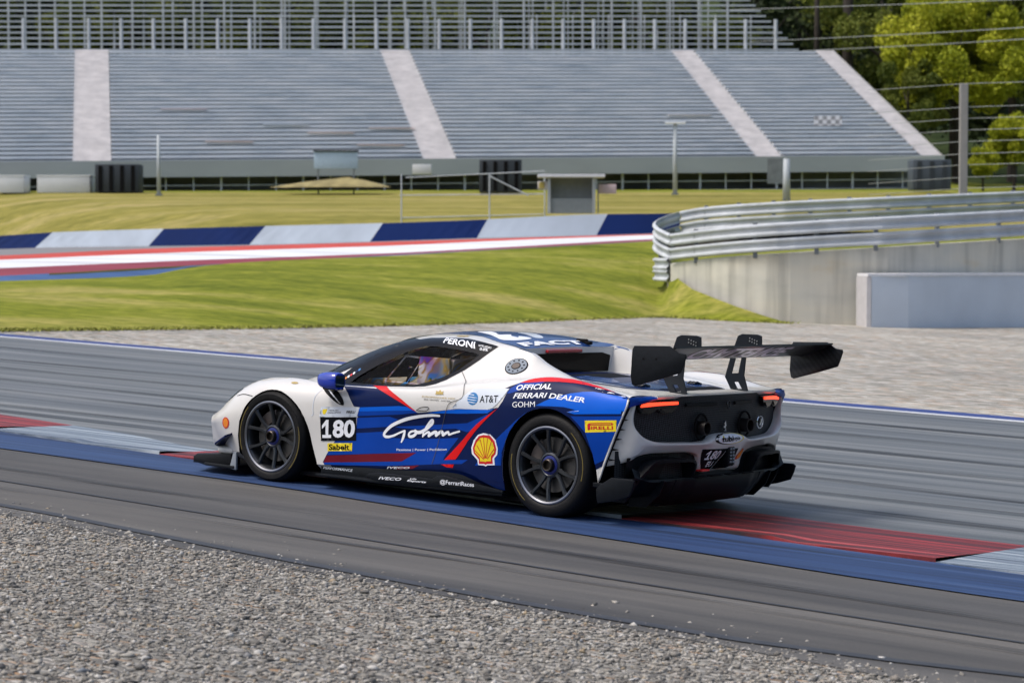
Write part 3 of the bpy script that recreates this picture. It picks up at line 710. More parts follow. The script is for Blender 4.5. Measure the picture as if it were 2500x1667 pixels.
LIV = {
 'navy': [(2.0,0.431),(1.873,0.429),(1.69,0.433),(1.22,0.271),(1.201,0.265),(1.052,0.281),(0.913,0.296),(0.796,0.307),(0.509,0.316),(0.478,0.326),(0.433,0.334),(0.398,0.38),(0.367,0.468),(0.365,0.47),(0.413,0.465),(0.367,0.49),(0.298,0.518),(0.24,0.546),(0.194,0.561),(0.12,0.574),(0.047,0.582),(-0.109,0.582),(-0.217,0.574),(-0.347,0.546),(-0.483,0.515),(-0.593,0.491),(-0.62,0.481),(-0.611,0.408),(-0.591,0.334),(-0.533,0.211),(-0.479,0.096),(-0.462,0.057),(-0.453,0.034),(-0.399,0.007),(-0.374,0.099),(-0.133,0.184),(0.269,0.008),(0.375,-0.14),(0.542,-0.134),(0.71,-0.098),(0.844,-0.083),(1.366,-0.122),(1.783,-0.139),(2.069,-0.153),(2.084,-0.135),(2.048,-0.077),(1.98,0.016),(1.956,0.027),(1.789,0.126),(1.774,0.216),(1.759,0.266),(1.816,0.268),(1.889,0.357)],
 'bright_a': [(1.759,0.266),(1.558,0.284),(1.38,0.298),(1.308,0.297),(1.237,0.277),(1.515,0.259),(1.77,0.238)],
 'royal_a': [(1.77,0.238),(1.515,0.259),(1.237,0.277),(1.203,0.265),(1.39,0.242),(1.641,0.22),(1.782,0.206)],
 'royal_b': [(1.784,0.194),(1.474,0.224),(1.391,0.211),(1.488,0.155),(1.637,0.138),(1.781,0.122)],
 'royal_c': [(1.783,0.09),(1.527,0.12),(1.491,0.083),(1.368,0.086),(1.058,0.106),(0.807,0.125),(0.853,0.081),(0.918,0.019),(1.205,0.003),(1.705,-0.046),(2.048,-0.084),(2.01,-0.026),(1.978,0.015),(1.779,0.037)],
 'bright_b': [(0.912,0.295),(0.796,0.306),(0.509,0.315),(0.469,0.323),(0.53,0.292),(0.798,0.278),(1.108,0.269)],
 'royal_d': [(1.079,0.196),(0.888,0.21),(0.725,0.222),(0.511,0.29),(0.588,0.238),(0.656,0.183),(0.726,0.165),(0.838,0.183),(1.146,0.161),(1.382,0.157),(1.423,0.161)],
 'royal_e': [(2.07,-0.151),(2.081,-0.136),(1.699,-0.1),(1.337,-0.067),(1.205,0.003),(0.92,0.018),(0.95,-0.027),(0.714,-0.012),(0.772,-0.042),(0.967,-0.056),(1.204,-0.081),(1.481,-0.109),(1.863,-0.137)],
 'dkred_a': [(2.051,-0.089),(1.705,-0.048),(1.205,0.003),(1.337,-0.066),(1.699,-0.1),(2.079,-0.137)],
 'dkred_b': [(1.472,-0.117),(1.172,-0.08),(1.225,-0.107),(1.366,-0.121)],
 'red_a': [(0.434,0.329),(0.515,0.284),(0.631,0.217),(0.7,0.169),(0.752,0.125),(0.851,0.046),(0.937,-0.026),(0.831,-0.016),(0.784,0.034),(0.717,0.107),(0.63,0.184),(0.53,0.258)],
 'red_b': [(0.967,-0.058),(0.845,-0.049),(0.856,-0.074),(0.909,-0.073)],
 'red_c': [(1.691,0.434),(1.563,0.437),(1.357,0.343),(1.213,0.271),(1.247,0.28),(1.46,0.355)],
 'red_d': [(0.298,0.518),(0.24,0.546),(0.195,0.562),(0.123,0.576),(0.049,0.584),(-0.107,0.583),(-0.346,0.547),(-0.491,0.513),(-0.373,0.529),(-0.257,0.542),(-0.144,0.547),(-0.028,0.546),(0.088,0.538),(0.206,0.524)],
 'bright_c': [(0.103,0.365),(0.031,0.399),(-0.03,0.425),(-0.168,0.468),(-0.266,0.488),(-0.338,0.496),(-0.437,0.489),(-0.619,0.479),(-0.622,0.419),(-0.606,0.369),(-0.437,0.353),(-0.228,0.334),(-0.165,0.343),(-0.232,0.363),(-0.13,0.373)],
 'royal_f': [(-0.196,0.319),(-0.378,0.332),(-0.599,0.355),(-0.533,0.211),(-0.481,0.101),(-0.468,0.073),(-0.397,0.04),(-0.38,0.109),(-0.323,0.224),(-0.257,0.277)],
 'royal_g': [(0.453,0.118),(0.356,0.192),(0.266,0.261),(0.176,0.32),(0.253,0.245),(0.339,0.15),(0.388,0.049),(0.396,-0.028),(0.453,-0.034),(0.445,0.001),(0.416,0.042),(0.431,0.105)],
 'royal_h': [(0.297,0.517),(0.205,0.523),(0.087,0.537),(0.126,0.504),(0.223,0.477),(0.343,0.436),(0.376,0.433),(0.357,0.471)],
 'royal_i': [(0.644,-0.046),(0.602,-0.002),(0.449,0.027),(0.385,0.042),(0.395,-0.032)],
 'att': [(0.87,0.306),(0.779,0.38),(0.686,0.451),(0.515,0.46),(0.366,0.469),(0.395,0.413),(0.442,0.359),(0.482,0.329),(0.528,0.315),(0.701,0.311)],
 'numb': [(2.115,0.164),(1.955,0.181),(1.791,0.198),(1.782,0.039),(1.956,0.021),(2.105,0.007)],
 'numt': [(2.11,0.237),(1.935,0.253),(1.76,0.266),(1.786,0.2),(1.962,0.181),(2.125,0.165)],
 'sab': [(2.045,-0.004),(1.815,0.02),(1.814,-0.035),(2.041,-0.057)],
 'pir': [(-0.314,0.301),(-0.44,0.313),(-0.56,0.326),(-0.558,0.257),(-0.444,0.241),(-0.324,0.228)],
 'pirP': [(-0.338,0.281),(-0.353,0.289),(-0.527,0.307),(-0.538,0.302),(-0.529,0.293),(-0.361,0.275),(-0.363,0.247),(-0.341,0.245)],
 'pirSlit': [(-0.361,0.285),(-0.52,0.302),(-0.52,0.297),(-0.361,0.281)],
 'shellW': [(0.56,0.164),(0.491,0.159),(0.441,0.126),(0.421,0.072),(0.425,0.034),(0.453,0.01),(0.449,-0.033),(0.516,-0.037),(0.535,-0.045),(0.554,-0.04),(0.61,-0.04),(0.617,-0.008),(0.672,0.028),(0.679,0.067),(0.655,0.118),(0.612,0.152)],
 'shellR': [(0.555,0.153),(0.495,0.15),(0.451,0.12),(0.433,0.071),(0.44,0.038),(0.47,0.012),(0.466,-0.026),(0.52,-0.029),(0.535,-0.035),(0.55,-0.03),(0.6,-0.032),(0.604,-0.002),(0.654,0.033),(0.664,0.067),(0.639,0.113),(0.603,0.144)],
 'shellY': [(0.555,0.136),(0.508,0.133),(0.467,0.108),(0.451,0.07),(0.453,0.048),(0.484,0.022),(0.484,-0.01),(0.523,-0.012),(0.536,-0.018),(0.55,-0.015),(0.589,-0.015),(0.593,0.009),(0.642,0.04),(0.644,0.068),(0.624,0.102),(0.589,0.131)],
 'shellL0': [(0.548,0.003),(0.622,0.085)],
 'shellL1': [(0.542,0.006),(0.589,0.125)],
 'shellL2': [(0.537,0.007),(0.555,0.136)],
 'shellL3': [(0.533,0.006),(0.516,0.133)],
 'shellL4': [(0.526,0.005),(0.478,0.116)],
 'shellL5': [(0.554,-0.001),(0.642,0.052)],
 'shellL6': [(0.518,0.002),(0.453,0.068)],
 'globe': [(0.673,0.381),(0.684,0.423),(0.722,0.379)],
 'fuel': [(0.508,0.68),(0.54,0.738),(0.441,0.687)],
 'crown': [(1.033,0.407),(1.035,0.393),(0.957,0.397),(0.969,0.408),(0.963,0.42),(0.982,0.413),(1.002,0.43),(1.01,0.414),(1.037,0.42)],
 'handle': [(1.212,0.279),(1.169,0.299),(1.097,0.305),(1.087,0.299),(1.113,0.283)],
 'doorline': [(0.935,0.597),(0.878,0.548),(0.788,0.466),(0.772,0.385),(0.888,0.339),(0.918,0.296),(0.976,0.171),(1.018,0.031),(1.049,-0.061)],
 'fenderline': [(2.142,0.363),(2.172,0.327),(2.186,0.282),(2.19,0.224),(2.184,0.176),(2.2,0.168)],
 'vent': [(2.129,0.371),(2.011,0.374),(1.916,0.301),(1.909,0.269),(1.953,0.27),(2.033,0.306)],
 'ventg': [(2.082,0.365),(2.065,0.366),(1.933,0.274),(1.95,0.278)],
 'badge': [(2.095,0.221),(2.052,0.228),(2.057,0.211),(2.069,0.19),(2.089,0.188),(2.096,0.205)],
 'ventslot': [(-0.155,0.341),(-0.262,0.359),(-0.259,0.356)],
 'shellF': [(3.107,0.063),(3.106,0.102),(3.159,0.065)],
 'lampF': [(3.103,0.201),(3.052,0.246),(3.013,0.264),(3.027,0.279),(3.089,0.251),(3.167,0.224)],
 'hoodline': [(3.013,0.266),(2.934,0.276),(2.802,0.261)],
 'starF': [(2.437,0.396),(2.455,0.412),(2.478,0.392)],
 'gh': [(2.023,0.432),(1.983,0.486),(1.935,0.552),(1.806,0.662),(1.685,0.753),(1.611,0.83),(1.544,0.858),(1.436,0.877),(1.289,0.883),(1.069,0.882),(0.739,0.825),(0.793,0.759),(0.842,0.697),(0.922,0.613),(0.945,0.597),(1.041,0.526),(1.121,0.487),(1.203,0.462),(1.308,0.45),(1.515,0.44),(1.796,0.428),(1.902,0.428)],
 'rearq': [(0.944,0.76),(0.842,0.768),(0.823,0.733),(0.889,0.652),(0.947,0.6),(0.979,0.574),(0.961,0.635)],
}
TXT = {
 'n180': [(2.097,0.027),(1.797,0.058),(2.096,0.149)],
 'sabelt': [(2.029,-0.049),(1.839,-0.031),(2.031,-0.009)],
 'official': [(0.3,0.459),(0.001,0.485),(0.31,0.499)],
 'ferrari': [(0.308,0.401),(0.019,0.422),(0.308,0.437)],
 'dealer': [(-0.0,0.422),(-0.296,0.413),(0.003,0.457)],
 'gohm': [(0.304,0.342),(0.106,0.357),(0.308,0.378)],
 'att': [(0.606,0.357),(0.44,0.367),(0.611,0.405)],
 'passione': [(1.389,-0.004),(0.917,0.033),(1.391,0.016)],
 'hof': [(1.16,0.369),(0.837,0.366),(1.163,0.382)],
 'gastein': [(1.139,0.352),(0.877,0.349),(1.141,0.36)],
 'peroni': [(1.245,0.819),(0.908,0.786),(1.297,0.878)],
 'nastro': [(0.906,0.811),(0.787,0.797),(0.91,0.826)],
 'zero': [(0.88,0.78),(0.806,0.776),(0.885,0.801)],
 'irelli': [(-0.369,0.249),(-0.536,0.267),(-0.368,0.27)],
 'iveco2': [(1.471,-0.126),(1.256,-0.11),(1.47,-0.113)],
 'lab1': [(2.039,0.214),(1.953,0.224),(2.04,0.222)],
 'lab2': [(2.048,0.197),(1.929,0.212),(2.049,0.207)],
 'lab3': [(1.882,0.215),(1.802,0.223),(1.877,0.233)],
}
SCRIPT = [[(0.988,0.257),(1.055,0.257),(1.141,0.25),(1.225,0.237),(1.309,0.219),(1.391,0.192),(1.456,0.162),(1.499,0.128),(1.518,0.101),(1.507,0.09),(1.475,0.089),(1.427,0.101),(1.379,0.121),(1.327,0.141)],[(1.323,0.14),(1.33,0.114),(1.339,0.087),(1.35,0.064)],[(1.238,0.145),(1.266,0.139),(1.285,0.123),(1.282,0.109),(1.26,0.107),(1.232,0.119),(1.219,0.135),(1.228,0.146),(1.214,0.14),(1.181,0.142),(1.137,0.16),(1.092,0.188),(1.061,0.212),(1.058,0.226),(1.072,0.225),(1.1,0.205),(1.129,0.175),(1.149,0.145),(1.155,0.116)],[(1.151,0.122),(1.124,0.14),(1.103,0.147),(1.093,0.142),(1.1,0.124),(1.073,0.138),(1.04,0.151),(1.025,0.149),(1.028,0.132),(1.001,0.147),(0.976,0.156),(0.963,0.152),(0.962,0.137),(0.932,0.15),(0.906,0.156),(0.902,0.148),(0.904,0.142),(0.855,0.154),(0.799,0.167)]]
ROOF = {'emblem': [(1.322, 0.139, 1.165), (1.028, 0.345, 1.159), (0.868, 0.445, 1.149), (0.748, 0.467, 1.14), (0.672, 0.435, 1.136), (0.612, 0.361, 1.138),
            (0.602, 0.283, 1.144), (0.644, 0.214, 1.151), (0.727, 0.152, 1.159), (0.867, 0.095, 1.168), (1.017, 0.049, 1.173), (0.91, 0.182, 1.167),
            (0.866, 0.182, 1.166), (0.833, 0.256, 1.162), (0.858, 0.331, 1.158), (0.941, 0.272, 1.163), (1.002, 0.281, 1.163), (1.181, 0.16, 1.169),
            (1.299, 0.07, 1.168)],
 'face': [(0.624, 0.515, 1.123), (0.599, -0.069, 1.117), (0.612, 0.361, 1.138), (0.636, 0.511, 1.125), (0.599, 0.429, 1.105), (0.6, 0.313, 1.135)],
 'roofblue': [(1.607, 0.438, 1.117), None, (1.588, 0.052, 1.149), (1.401, 0.024, 1.165), (1.401, 0.033, 1.165), (1.128, 0.041, 1.174), (0.908, -0.011, 1.172),
              (0.818, -0.007, 1.168), (0.613, 0.092, 1.152), (0.6, -0.113, 1.133), (0.599, -0.396, 1.092), (0.599, -0.442, 1.077), (0.599, -0.226, 1.091),
              (0.599, -0.003, 1.093), (0.599, 0.215, 1.087), (0.478, 0.57, 1.081), (0.563, 0.569, 1.101), (0.662, 0.572, 1.122), (0.818, 0.527, 1.136),
              (1.018, 0.441, 1.151), (1.251, 0.372, 1.154), (1.431, 0.316, 1.149), (1.439, 0.31, 1.149), (1.521, 0.376, 1.136)]}

LIV['navy'] = [(x, w_ + (.016 if k_ < 3 else 0)) for k_, (x, w_) in enumerate(LIV['navy'])]
for q_ in range(len(LIV['gh'])):
    x, w_ = LIV['gh'][q_]
    if q_ == 0: LIV['gh'][q_] = (2.09, .436)
    if q_ == 1: LIV['gh'][q_] = (2.10, .49); continue
    if 1 <= q_ <= 5: LIV['gh'][q_] = (x + .06, w_ + .055)
ARCH_R, ARCH_F, WIN2 = xz2xw(REAR_ARCH), xz2xw(FRONT_ARCH), xz2xw(WINDOW)
HOLES = [ARCH_R, ARCH_F, WIN2]
for sy in (1, -1):
    decal("navy_livery", LIV['navy'], NAVY, .0015, holes=HOLES, sy=sy)
    decal("red_stripe", LIV['red_d'], RED, .0030, sy=sy)
    decal("red_stripe", LIV['red_a'], RED, .0034, holes=HOLES, sy=sy)
    decal("red_stripe", LIV['red_c'], RED, .0030, holes=HOLES, sy=sy)
    decal("window_surround", LIV['gh'], BLACK, .0024, holes=HOLES, sy=sy, smooth=False)
for k in ('royal_a','royal_b','royal_c','royal_d','royal_e','royal_f','royal_g','royal_h','royal_i'):
    decal("blue_livery", LIV[k], ROYAL, .0024, holes=HOLES)
for k in ('bright_a','bright_b','bright_c'):
    decal("blue_livery", LIV[k], BRIGHT, .0030, holes=HOLES)
for k in ('dkred_a','dkred_b'): decal("dark_red_stripe", LIV[k], DKRED, .0030, holes=HOLES)
decal("red_stripe", LIV['red_b'], RED, .0034)
decal("shade_toned_sponsor_panel", LIV['att'], PALE, .0034)  # white intake panel; its downward-facing shade is put into the colour as grey-blue
decal("number_panel", LIV['numb'], BLACK, .0038)
decal("number_panel", LIV['numt'], PALE, .0044)
decal("yellow_sticker", LIV['sab'], YELLOW, .0038)
decal("yellow_sticker", LIV['pir'], YELLOW, .0038)
decal("red_lettering", LIV['pirP'], SHELLRED, .0048, holes=[LIV['pirSlit']])
decal("scallop_emblem", LIV['shellW'], LETTER, .0040, smooth=False)
decal("scallop_emblem", LIV['shellR'], SHELLRED, .0046)
ribs = []
for k in range(7):
    a, b = LIV['shellL%d' % k]; ribs += stroke([a, ((a[0] + b[0]) / 2, (a[1] + b[1]) / 2), b], .006)[:12]
decal("scallop_emblem", LIV['shellY'], YELLOW, .0052)
decal("scallop_emblem", ribs, SHELLRED, .0058)
decal("script_lettering", sum([stroke(p, (lambda t: .013 + .010 * math.sin(math.pi * min(1, t * 1.1)) if True else .02)) for p in SCRIPT], []), LETTER, .0045, step=.05)
T = TXT
def one(name, corners, m, off, parent=None, hit=hit_side, sh=0.0):
    BL, BR, TL = (np.array(c_) for c_ in corners)
    u = [(.05, 0), (.95, 0), (.95, .17), (.66, .17), (.66, 1), (.42, 1), (.0, .68), (.0, .50), (.38, .70), (.38, .17), (.05, .17)]
    return decal(name, [tuple(BL + (BR - BL) * (a + sh * b) + (TL - BL) * b) for a, b in u], m, off, parent=parent, hit=hit)
def part_of(c_, a, b):
    BL, BR, TL = (np.array(q) for q in c_); return [BL + (BR - BL) * a, BL + (BR - BL) * b, TL + (BR - BL) * a]
one("race_number", part_of(T['n180'], 0, .30), LETTER, .0050)
text("race_number", "80", part_of(T['n180'], .33, 1), LETTER, .0050, bold=.035)
text("lettering", "Sabelt", T['sabelt'], MATT, .0046, bold=.03)
text("lettering", "OFFICIAL", T['official'], LETTER, .0042, bold=.02, shear=.2)
text("lettering", "FERRARI", T['ferrari'], LETTER, .0042, bold=.02, shear=.2)
text("lettering", "DEALER", T['dealer'], LETTER, .0042, bold=.02, shear=.2)
text("lettering", "GOHM", T['gohm'], LETTER, .0042, bold=.0)
text("lettering", "AT&T", T['att'], MATT, .0046, bold=.008)
text("lettering", "Passione | Power | Perfektion", T['passione'], LETTER, .0042, bold=.006)
text("lettering", "EUROPÄISCHER HOF", T['hof'], GOLD, .0040, bold=.004)
text("lettering", "BAD GASTEIN · AUSTRIA", T['gastein'], MATT, .0040, bold=.01)
text("lettering", "PERONI", T['peroni'], LETTER, .0045, bold=.022, shear=.22)
text("lettering", "NASTRO AZZURRO", T['nastro'], LETTER, .0045, bold=.01)
text("lettering", "0.0%", T['zero'], LETTER, .0045, bold=.02)
text("red_lettering", "IRELLI", T['irelli'], SHELLRED, .0048, bold=.03)
text("lettering", "IVECO", T['iveco2'], PALE, .0042, bold=.02, shear=.2)
text("lettering", "FERRARI", T['lab1'], MATT, .0052)
text("lettering", "CHALLENGE", T['lab2'], MATT, .0052)
text("lettering", "PIRELLI", T['lab3'], MATT, .0052, bold=.03)
decal("yellow_badge", LIV['badge'], YELLOW, .0050)
g0, g1, g2 = LIV['globe']; gr = abs(g1[1] - g0[1]); grx = abs(g2[0] - g0[0])
decal("globe_emblem", circle2(g0, grx, gr), SKYB, .0046)
bands = []
for k in range(4):
    zc = g0[1] + gr * (-.62 + .40 * k); hw = grx * math.sqrt(max(0, 1 - (-.62 + .40 * k) ** 2))
    bands.append([(g0[0] - hw * (1 if k < 3 else .2), zc - gr * .02), (g0[0] - hw * .2, zc - gr * .07), (g0[0] + hw * .98, zc + gr * .04), (g0[0] + hw * .98, zc + gr * .12), (g0[0] - hw * .2, zc + gr * .05)])
decal("globe_emblem", bands, LETTER, .0052)
decal("gold_crown", LIV['crown'], GOLD, .0040)
GAPM = mat('panel_gap_grey', (.06, .06, .06), .7)
def lineart(name, pts, wd, m, off, sy=1): return decal(name, stroke(pts, wd)[:-1], m, off, step=.2, sy=sy)
for sy in (1, -1):
    lineart("door_gap", LIV['doorline'], .0045, GAPM, .0050, sy)
lineart("door_gap", LIV['fenderline'], .006, PALE, .0020)
hd = LIV['handle']; lineart("door_handle", hd + [hd[0]], .0045, MATT, .0052)
decal("fender_vent", LIV['vent'], MATT, .0030, smooth=True)
decal("fender_vent", LIV['ventg'], STEEL, .0045)
decal("flank_slot", LIV['ventslot'], LETTER, .0040)
sf = LIV['shellF']; rz_ = abs(sf[1][1] - sf[0][1]); rx_ = abs(sf[2][0] - sf[0][0])
decal("scallop_emblem", circle2(sf[0], rx_, rz_), SHELLRED, .0030)
decal("scallop_emblem", circle2(sf[0], rx_ * .72, rz_ * .82), mat("emblem_orange", (.75, .22, .01), .4), .0036)
lineart("hood_gap", LIV['hoodline'][0:3], .005, MATT, .0030)
st_ = LIV['starF']; decal("gold_crown", circle2(st_[0], .035, .01, 10), GOLD, .0030)
text("lettering", "EUROPÄISCHER HOF", [(2.80, .395), (2.56, .437), (2.80, .405)], GOLD, .0030)
# flank trailing edge: white bead
for sy in (1, -1):
    e = [(-.622, .80 * math.cos(OBL) - .94 * math.sin(OBL))]
for sy in (1, -1):
    bm = bmesh.new(); pts = []
    for z in np.linspace(.835, .285, 16):
        x = -.632 + .40 * max(0, .8 - z) + .003
        y = pchip([.275, .42, .60, .80, .846], [.945, .955, .955, .942, .93])(z)
        pts.append((x, sy * (y + .001), z))
    tube_bm(bm, pts, .0075, 6)
    obj_bm("flank_edge", bm, WHITE, shell, smooth=True)
# roof
RB = [(1.60, .29), (1.43, .330), (1.25, .378), (1.02, .440), (.82, .525), (.70, .560), (.604, .572)]
decal("roof_panel", RB + [(x, -y) for x, y in RB[::-1]], ROOFB, .002, hit=hit_top, step=.04)
for sy in (1, -1):
    decal("roof_panel", [(.585, sy * .545), (.585, sy * .585), (.50, sy * .585), (.47, sy * .57), (.47, sy * .56)], ROOFB, .002, hit=hit_top, step=.02)
decal("roof_emblem", smooth_closed([(1.32, .139), (1.15, .27), (1.028, .345), (.868, .445), (.83, .45), (.79, .40), (.775, .30), (.78, .22), (.80, .17), (.87, .22), (.84, .27), (.90, .27), (.95, .22), (1.0, .281), (1.10, .20), (1.28, .07)]), LETTER, .0035, hit=hit_top, step=.04)
decal("roof_emblem", smooth_closed([(1.02, .05), (.90, .095), (.80, .12), (.79, .05), (.84, .0), (1.0, -.05)]), PALE, .0035, hit=hit_top, step=.04)
decal("roof_emblem", [(1.55, .24), (1.34, .10), (1.34, -.10), (1.55, -.24)], NAVY, .003, hit=hit_top, step=.04)
text("lettering", "FACT", [(.640, .44), (.640, -.28), (.722, .44)], LETTER, .006, hit=hit_top, bold=.05)
decal("gold_crown", circle2((1.18, .475), .06, .02, 12), GOLD, .003, hit=hit_top)
# rear deck: engine cover with dark panels and blue wrap
DK = [(.56, .48), (.30, .49), (.0, .50), (-.30, .48), (-.44, .40), (-.56, .30)]
decal("engine_cover", DK + [(x, -y) for x, y in DK[::-1]], NAVY, .002, hit=hit_top, step=.05)
for sy in (1, -1):
    decal("deck_stripe", [(.28, sy * .20), (.28, sy * .34), (-.05, sy * .42), (-.10, sy * .30), (.05, sy * .18)], ROOFB, .0035, hit=hit_top, step=.04)
    decal("deck_stripe", [(.40, sy * .44), (-.10, sy * .465), (-.28, sy * .44), (-.10, sy * .44)], PALE, .0035, hit=hit_top, step=.04)
    decal("deck_stripe", [(-.12, sy * .10), (-.12, sy * .40), (-.40, sy * .36), (-.48, sy * .12)], ROOFB, .0035, hit=hit_top, step=.04)
decal("deck_vent", [(.40, .30), (.40, -.30), (.12, -.13), (.12, .13)], MATT, .003, hit=hit_top, step=.05)
decal("deck_vent", [(-.44, .33), (-.44, -.33), (-.56, -.28), (-.56, .28)], MATT, .0040, hit=hit_top, step=.04)
# ------------------------------------------------------------------ windows and cabin
def glass_mat(name, tint, iri):
    m = bpy.data.materials.new(name); m.use_nodes = True; nt = m.node_tree; N, L = nt.nodes, nt.links; N.clear()
    out = N.new("ShaderNodeOutputMaterial"); mix = N.new("ShaderNodeMixShader"); tr = N.new("ShaderNodeBsdfTransparent"); gl = N.new("ShaderNodeBsdfGlossy")
    gl.inputs['Roughness'].default_value = .03; gl.inputs['Color'].default_value = (.9, .95, 1, 1)
    if iri:
        tc = N.new("ShaderNodeTexCoord"); nz = N.new("ShaderNodeTexNoise"); nz.inputs['Scale'].default_value = 5.0; nz.inputs['Detail'].default_value = 1.5; nz.inputs['Distortion'].default_value = 1.0
        L.new(tc.outputs['Object'], nz.inputs['Vector'])
        cr = multi_ramp(N, [(.33, (.10, .36, .80)), (.42, (.55, .40, .10)), (.485, (.88, .87, .88)), (.545, (.84, .82, .82)), (.60, (.48, .28, .06)), (.655, (.34, .12, .46)), (.72, (.08, .24, .72))])
        L.new(nz.outputs['Fac'], cr.inputs[0]); L.new(cr.outputs[0], tr.inputs['Color'])
    else: tr.inputs['Color'].default_value = (*tint, 1)
    lw = N.new("ShaderNodeLayerWeight"); lw.inputs[0].default_value = .10
    L.new(lw.outputs['Fresnel'], mix.inputs[0]); L.new(tr.outputs[0], mix.inputs[1]); L.new(gl.outputs[0], mix.inputs[2]); L.new(mix.outputs[0], out.inputs[0])
    return m
SIDEGLASS = glass_mat("polycarbonate_side_window", None, True)
DARKGLASS = glass_mat("tinted_windscreen", (.82, .85, .86), False)
for sy in (1, -1):
    decal("side_window", WIN2, SIDEGLASS, -.006, parent=car, sy=sy)
decal("windscreen", WS + [(x, -y) for x, y in WS[::-1]], DARKGLASS, -.004, parent=car, hit=hit_top, step=.05)
# black frame round the windscreen
WSO = [(2.66, .42), (2.42, .64), (2.20, .735), (1.95, .695), (1.72, .61), (1.64, .54)]
o_ = WSO + [(x, -y) for x, y in WSO[::-1]]; i_ = WS + [(x, -y) for x, y in WS[::-1]]
decal("windscreen_frame", o_, BLACK, .0026, holes=[i_], hit=hit_top, step=.04)
bm = bmesh.new(); box_bm(bm, (1.45, -.70, .60), (1.3, .02, .34), .01); obj_bm("door_card", bm, mat("door_card_beige", (.62, .55, .42), .6, 0, 0, .25, 3), car)
bm = bmesh.new(); box_bm(bm, (.70, -.12, .72), (.03, 1.0, .60), .01); obj_bm("rear_bulkhead", bm, mat("bulkhead_tan", (.50, .32, .12), .6, 0, 0, .4, 3), car)
SEATM = mat("seat_white_shell", (.62, .63, .68), .5, 0, 0, .1, 6)
bm = bmesh.new()     # seat shell: back, side wings, head wings
prism_bm(bm, [(.98, .40), (1.10, .40), (1.00, .98), (.90, .98)], 1, .14, .56, .02)
for y0, y1 in ((.11, .14), (.56, .59)):
    prism_bm(bm, [(.90, .45), (1.42, .42), (1.40, .55), (1.16, .62), (1.10, .76), (1.22, .80), (1.20, .99), (.92, .99)], 1, y0, y1, .008)
prism_bm(bm, [(.95, .36), (1.50, .36), (1.52, .46), (.98, .44)], 1, .14, .56, .02)
bmesh.ops.translate(bm, verts=bm.verts, vec=(.24, .05, .0))
obj_bm("racing_seat", bm, SEATM, car, angle=40)
bm = bmesh.new()     # roll cage
for sy in (1, -1):
    tube_bm(bm, [(.80, sy * .66, .40), (.82, sy * .62, .80), (.84, sy * .52, 1.09)], .021)
    tube_bm(bm, [(.84, sy * .52, 1.09), (1.40, sy * .52, 1.07), (1.75, sy * .53, 1.01), (2.12, sy * .60, .80), (2.16, sy * .64, .40)], .021)
    tube_bm(bm, [(.80, sy * .66, .52), (2.10, sy * .67, .66)], .02)
    tube_bm(bm, [(.80, sy * .66, .70), (2.10, sy * .67, .50)], .02)
tube_bm(bm, [(.84, .52, 1.09), (.84, -.52, 1.09)], .021); tube_bm(bm, [(.82, .60, .62), (.84, -.52, 1.08)], .02)
obj_bm("roll_cage", bm, CARBON, car, smooth=True)
bm = bmesh.new(); prism_bm(bm, [(1.78, .60), (2.18, .60), (2.22, .74), (1.95, .80), (1.78, .74)], 1, -.66, .66, .02)
obj_bm("dashboard", bm, mat("dashboard_tan", (.34, .29, .20), .7, 0, 0, .3, 4), car, angle=40)
bm = bmesh.new(); tube_bm(bm, [(1.66 + .05 * math.sin(a), .35 + .15 * math.cos(a), .74 + .11 * math.sin(a)) for a in np.linspace(0, 2 * math.pi, 25)], .014)
box_bm(bm, (1.67, .35, .74), (.04, .2, .07), .01); tube_bm(bm, [(1.67, .35, .74), (1.95, .35, .68)], .03)
obj_bm("steering_wheel", bm, MATT, car, smooth=False)
bm = bmesh.new()     # window net frame, hung inside the door opening
a0, a1, b0, b1 = (1.60, .60, .985), (1.19, .60, .965), (1.71, .70, .795), (1.30, .70, .795)
tube_bm(bm, [a0, a1], .007); tube_bm(bm, [b0, b1], .007); tube_bm(bm, [a0, b0], .005); tube_bm(bm, [(1.44, .605, .978), (1.50, .70, .795)], .003)
for p in (a0, a1, b0, b1, (1.32, .6, .97)): box_bm(bm, p, (.03, .014, .022), .004)
obj_bm("window_net_frame", bm, LETTER, car)
bm = bmesh.new(); box_bm(bm, (1.16, .745, .835), (.075, .004, .028)); obj_bm("window_label", bm, YELLOW, car)
bm = bmesh.new(); box_bm(bm, (1.235, .752, .838), (.018, .004, .028)); obj_bm("window_label", bm, YELLOW, car)
# flag stickers along the windscreen pillar
cols = [RED, LETTER, mat("sticker_orange", (.75, .25, .02), .4), LETTER, SHELLRED, LETTER, NAVY, SKYB]
for i in range(8):
    x = 2.055 - i * .019; wv = .452 + i * .0155
    decal("flag_sticker", circle2((x, wv), .011, .012, 10), cols[i], .0045)
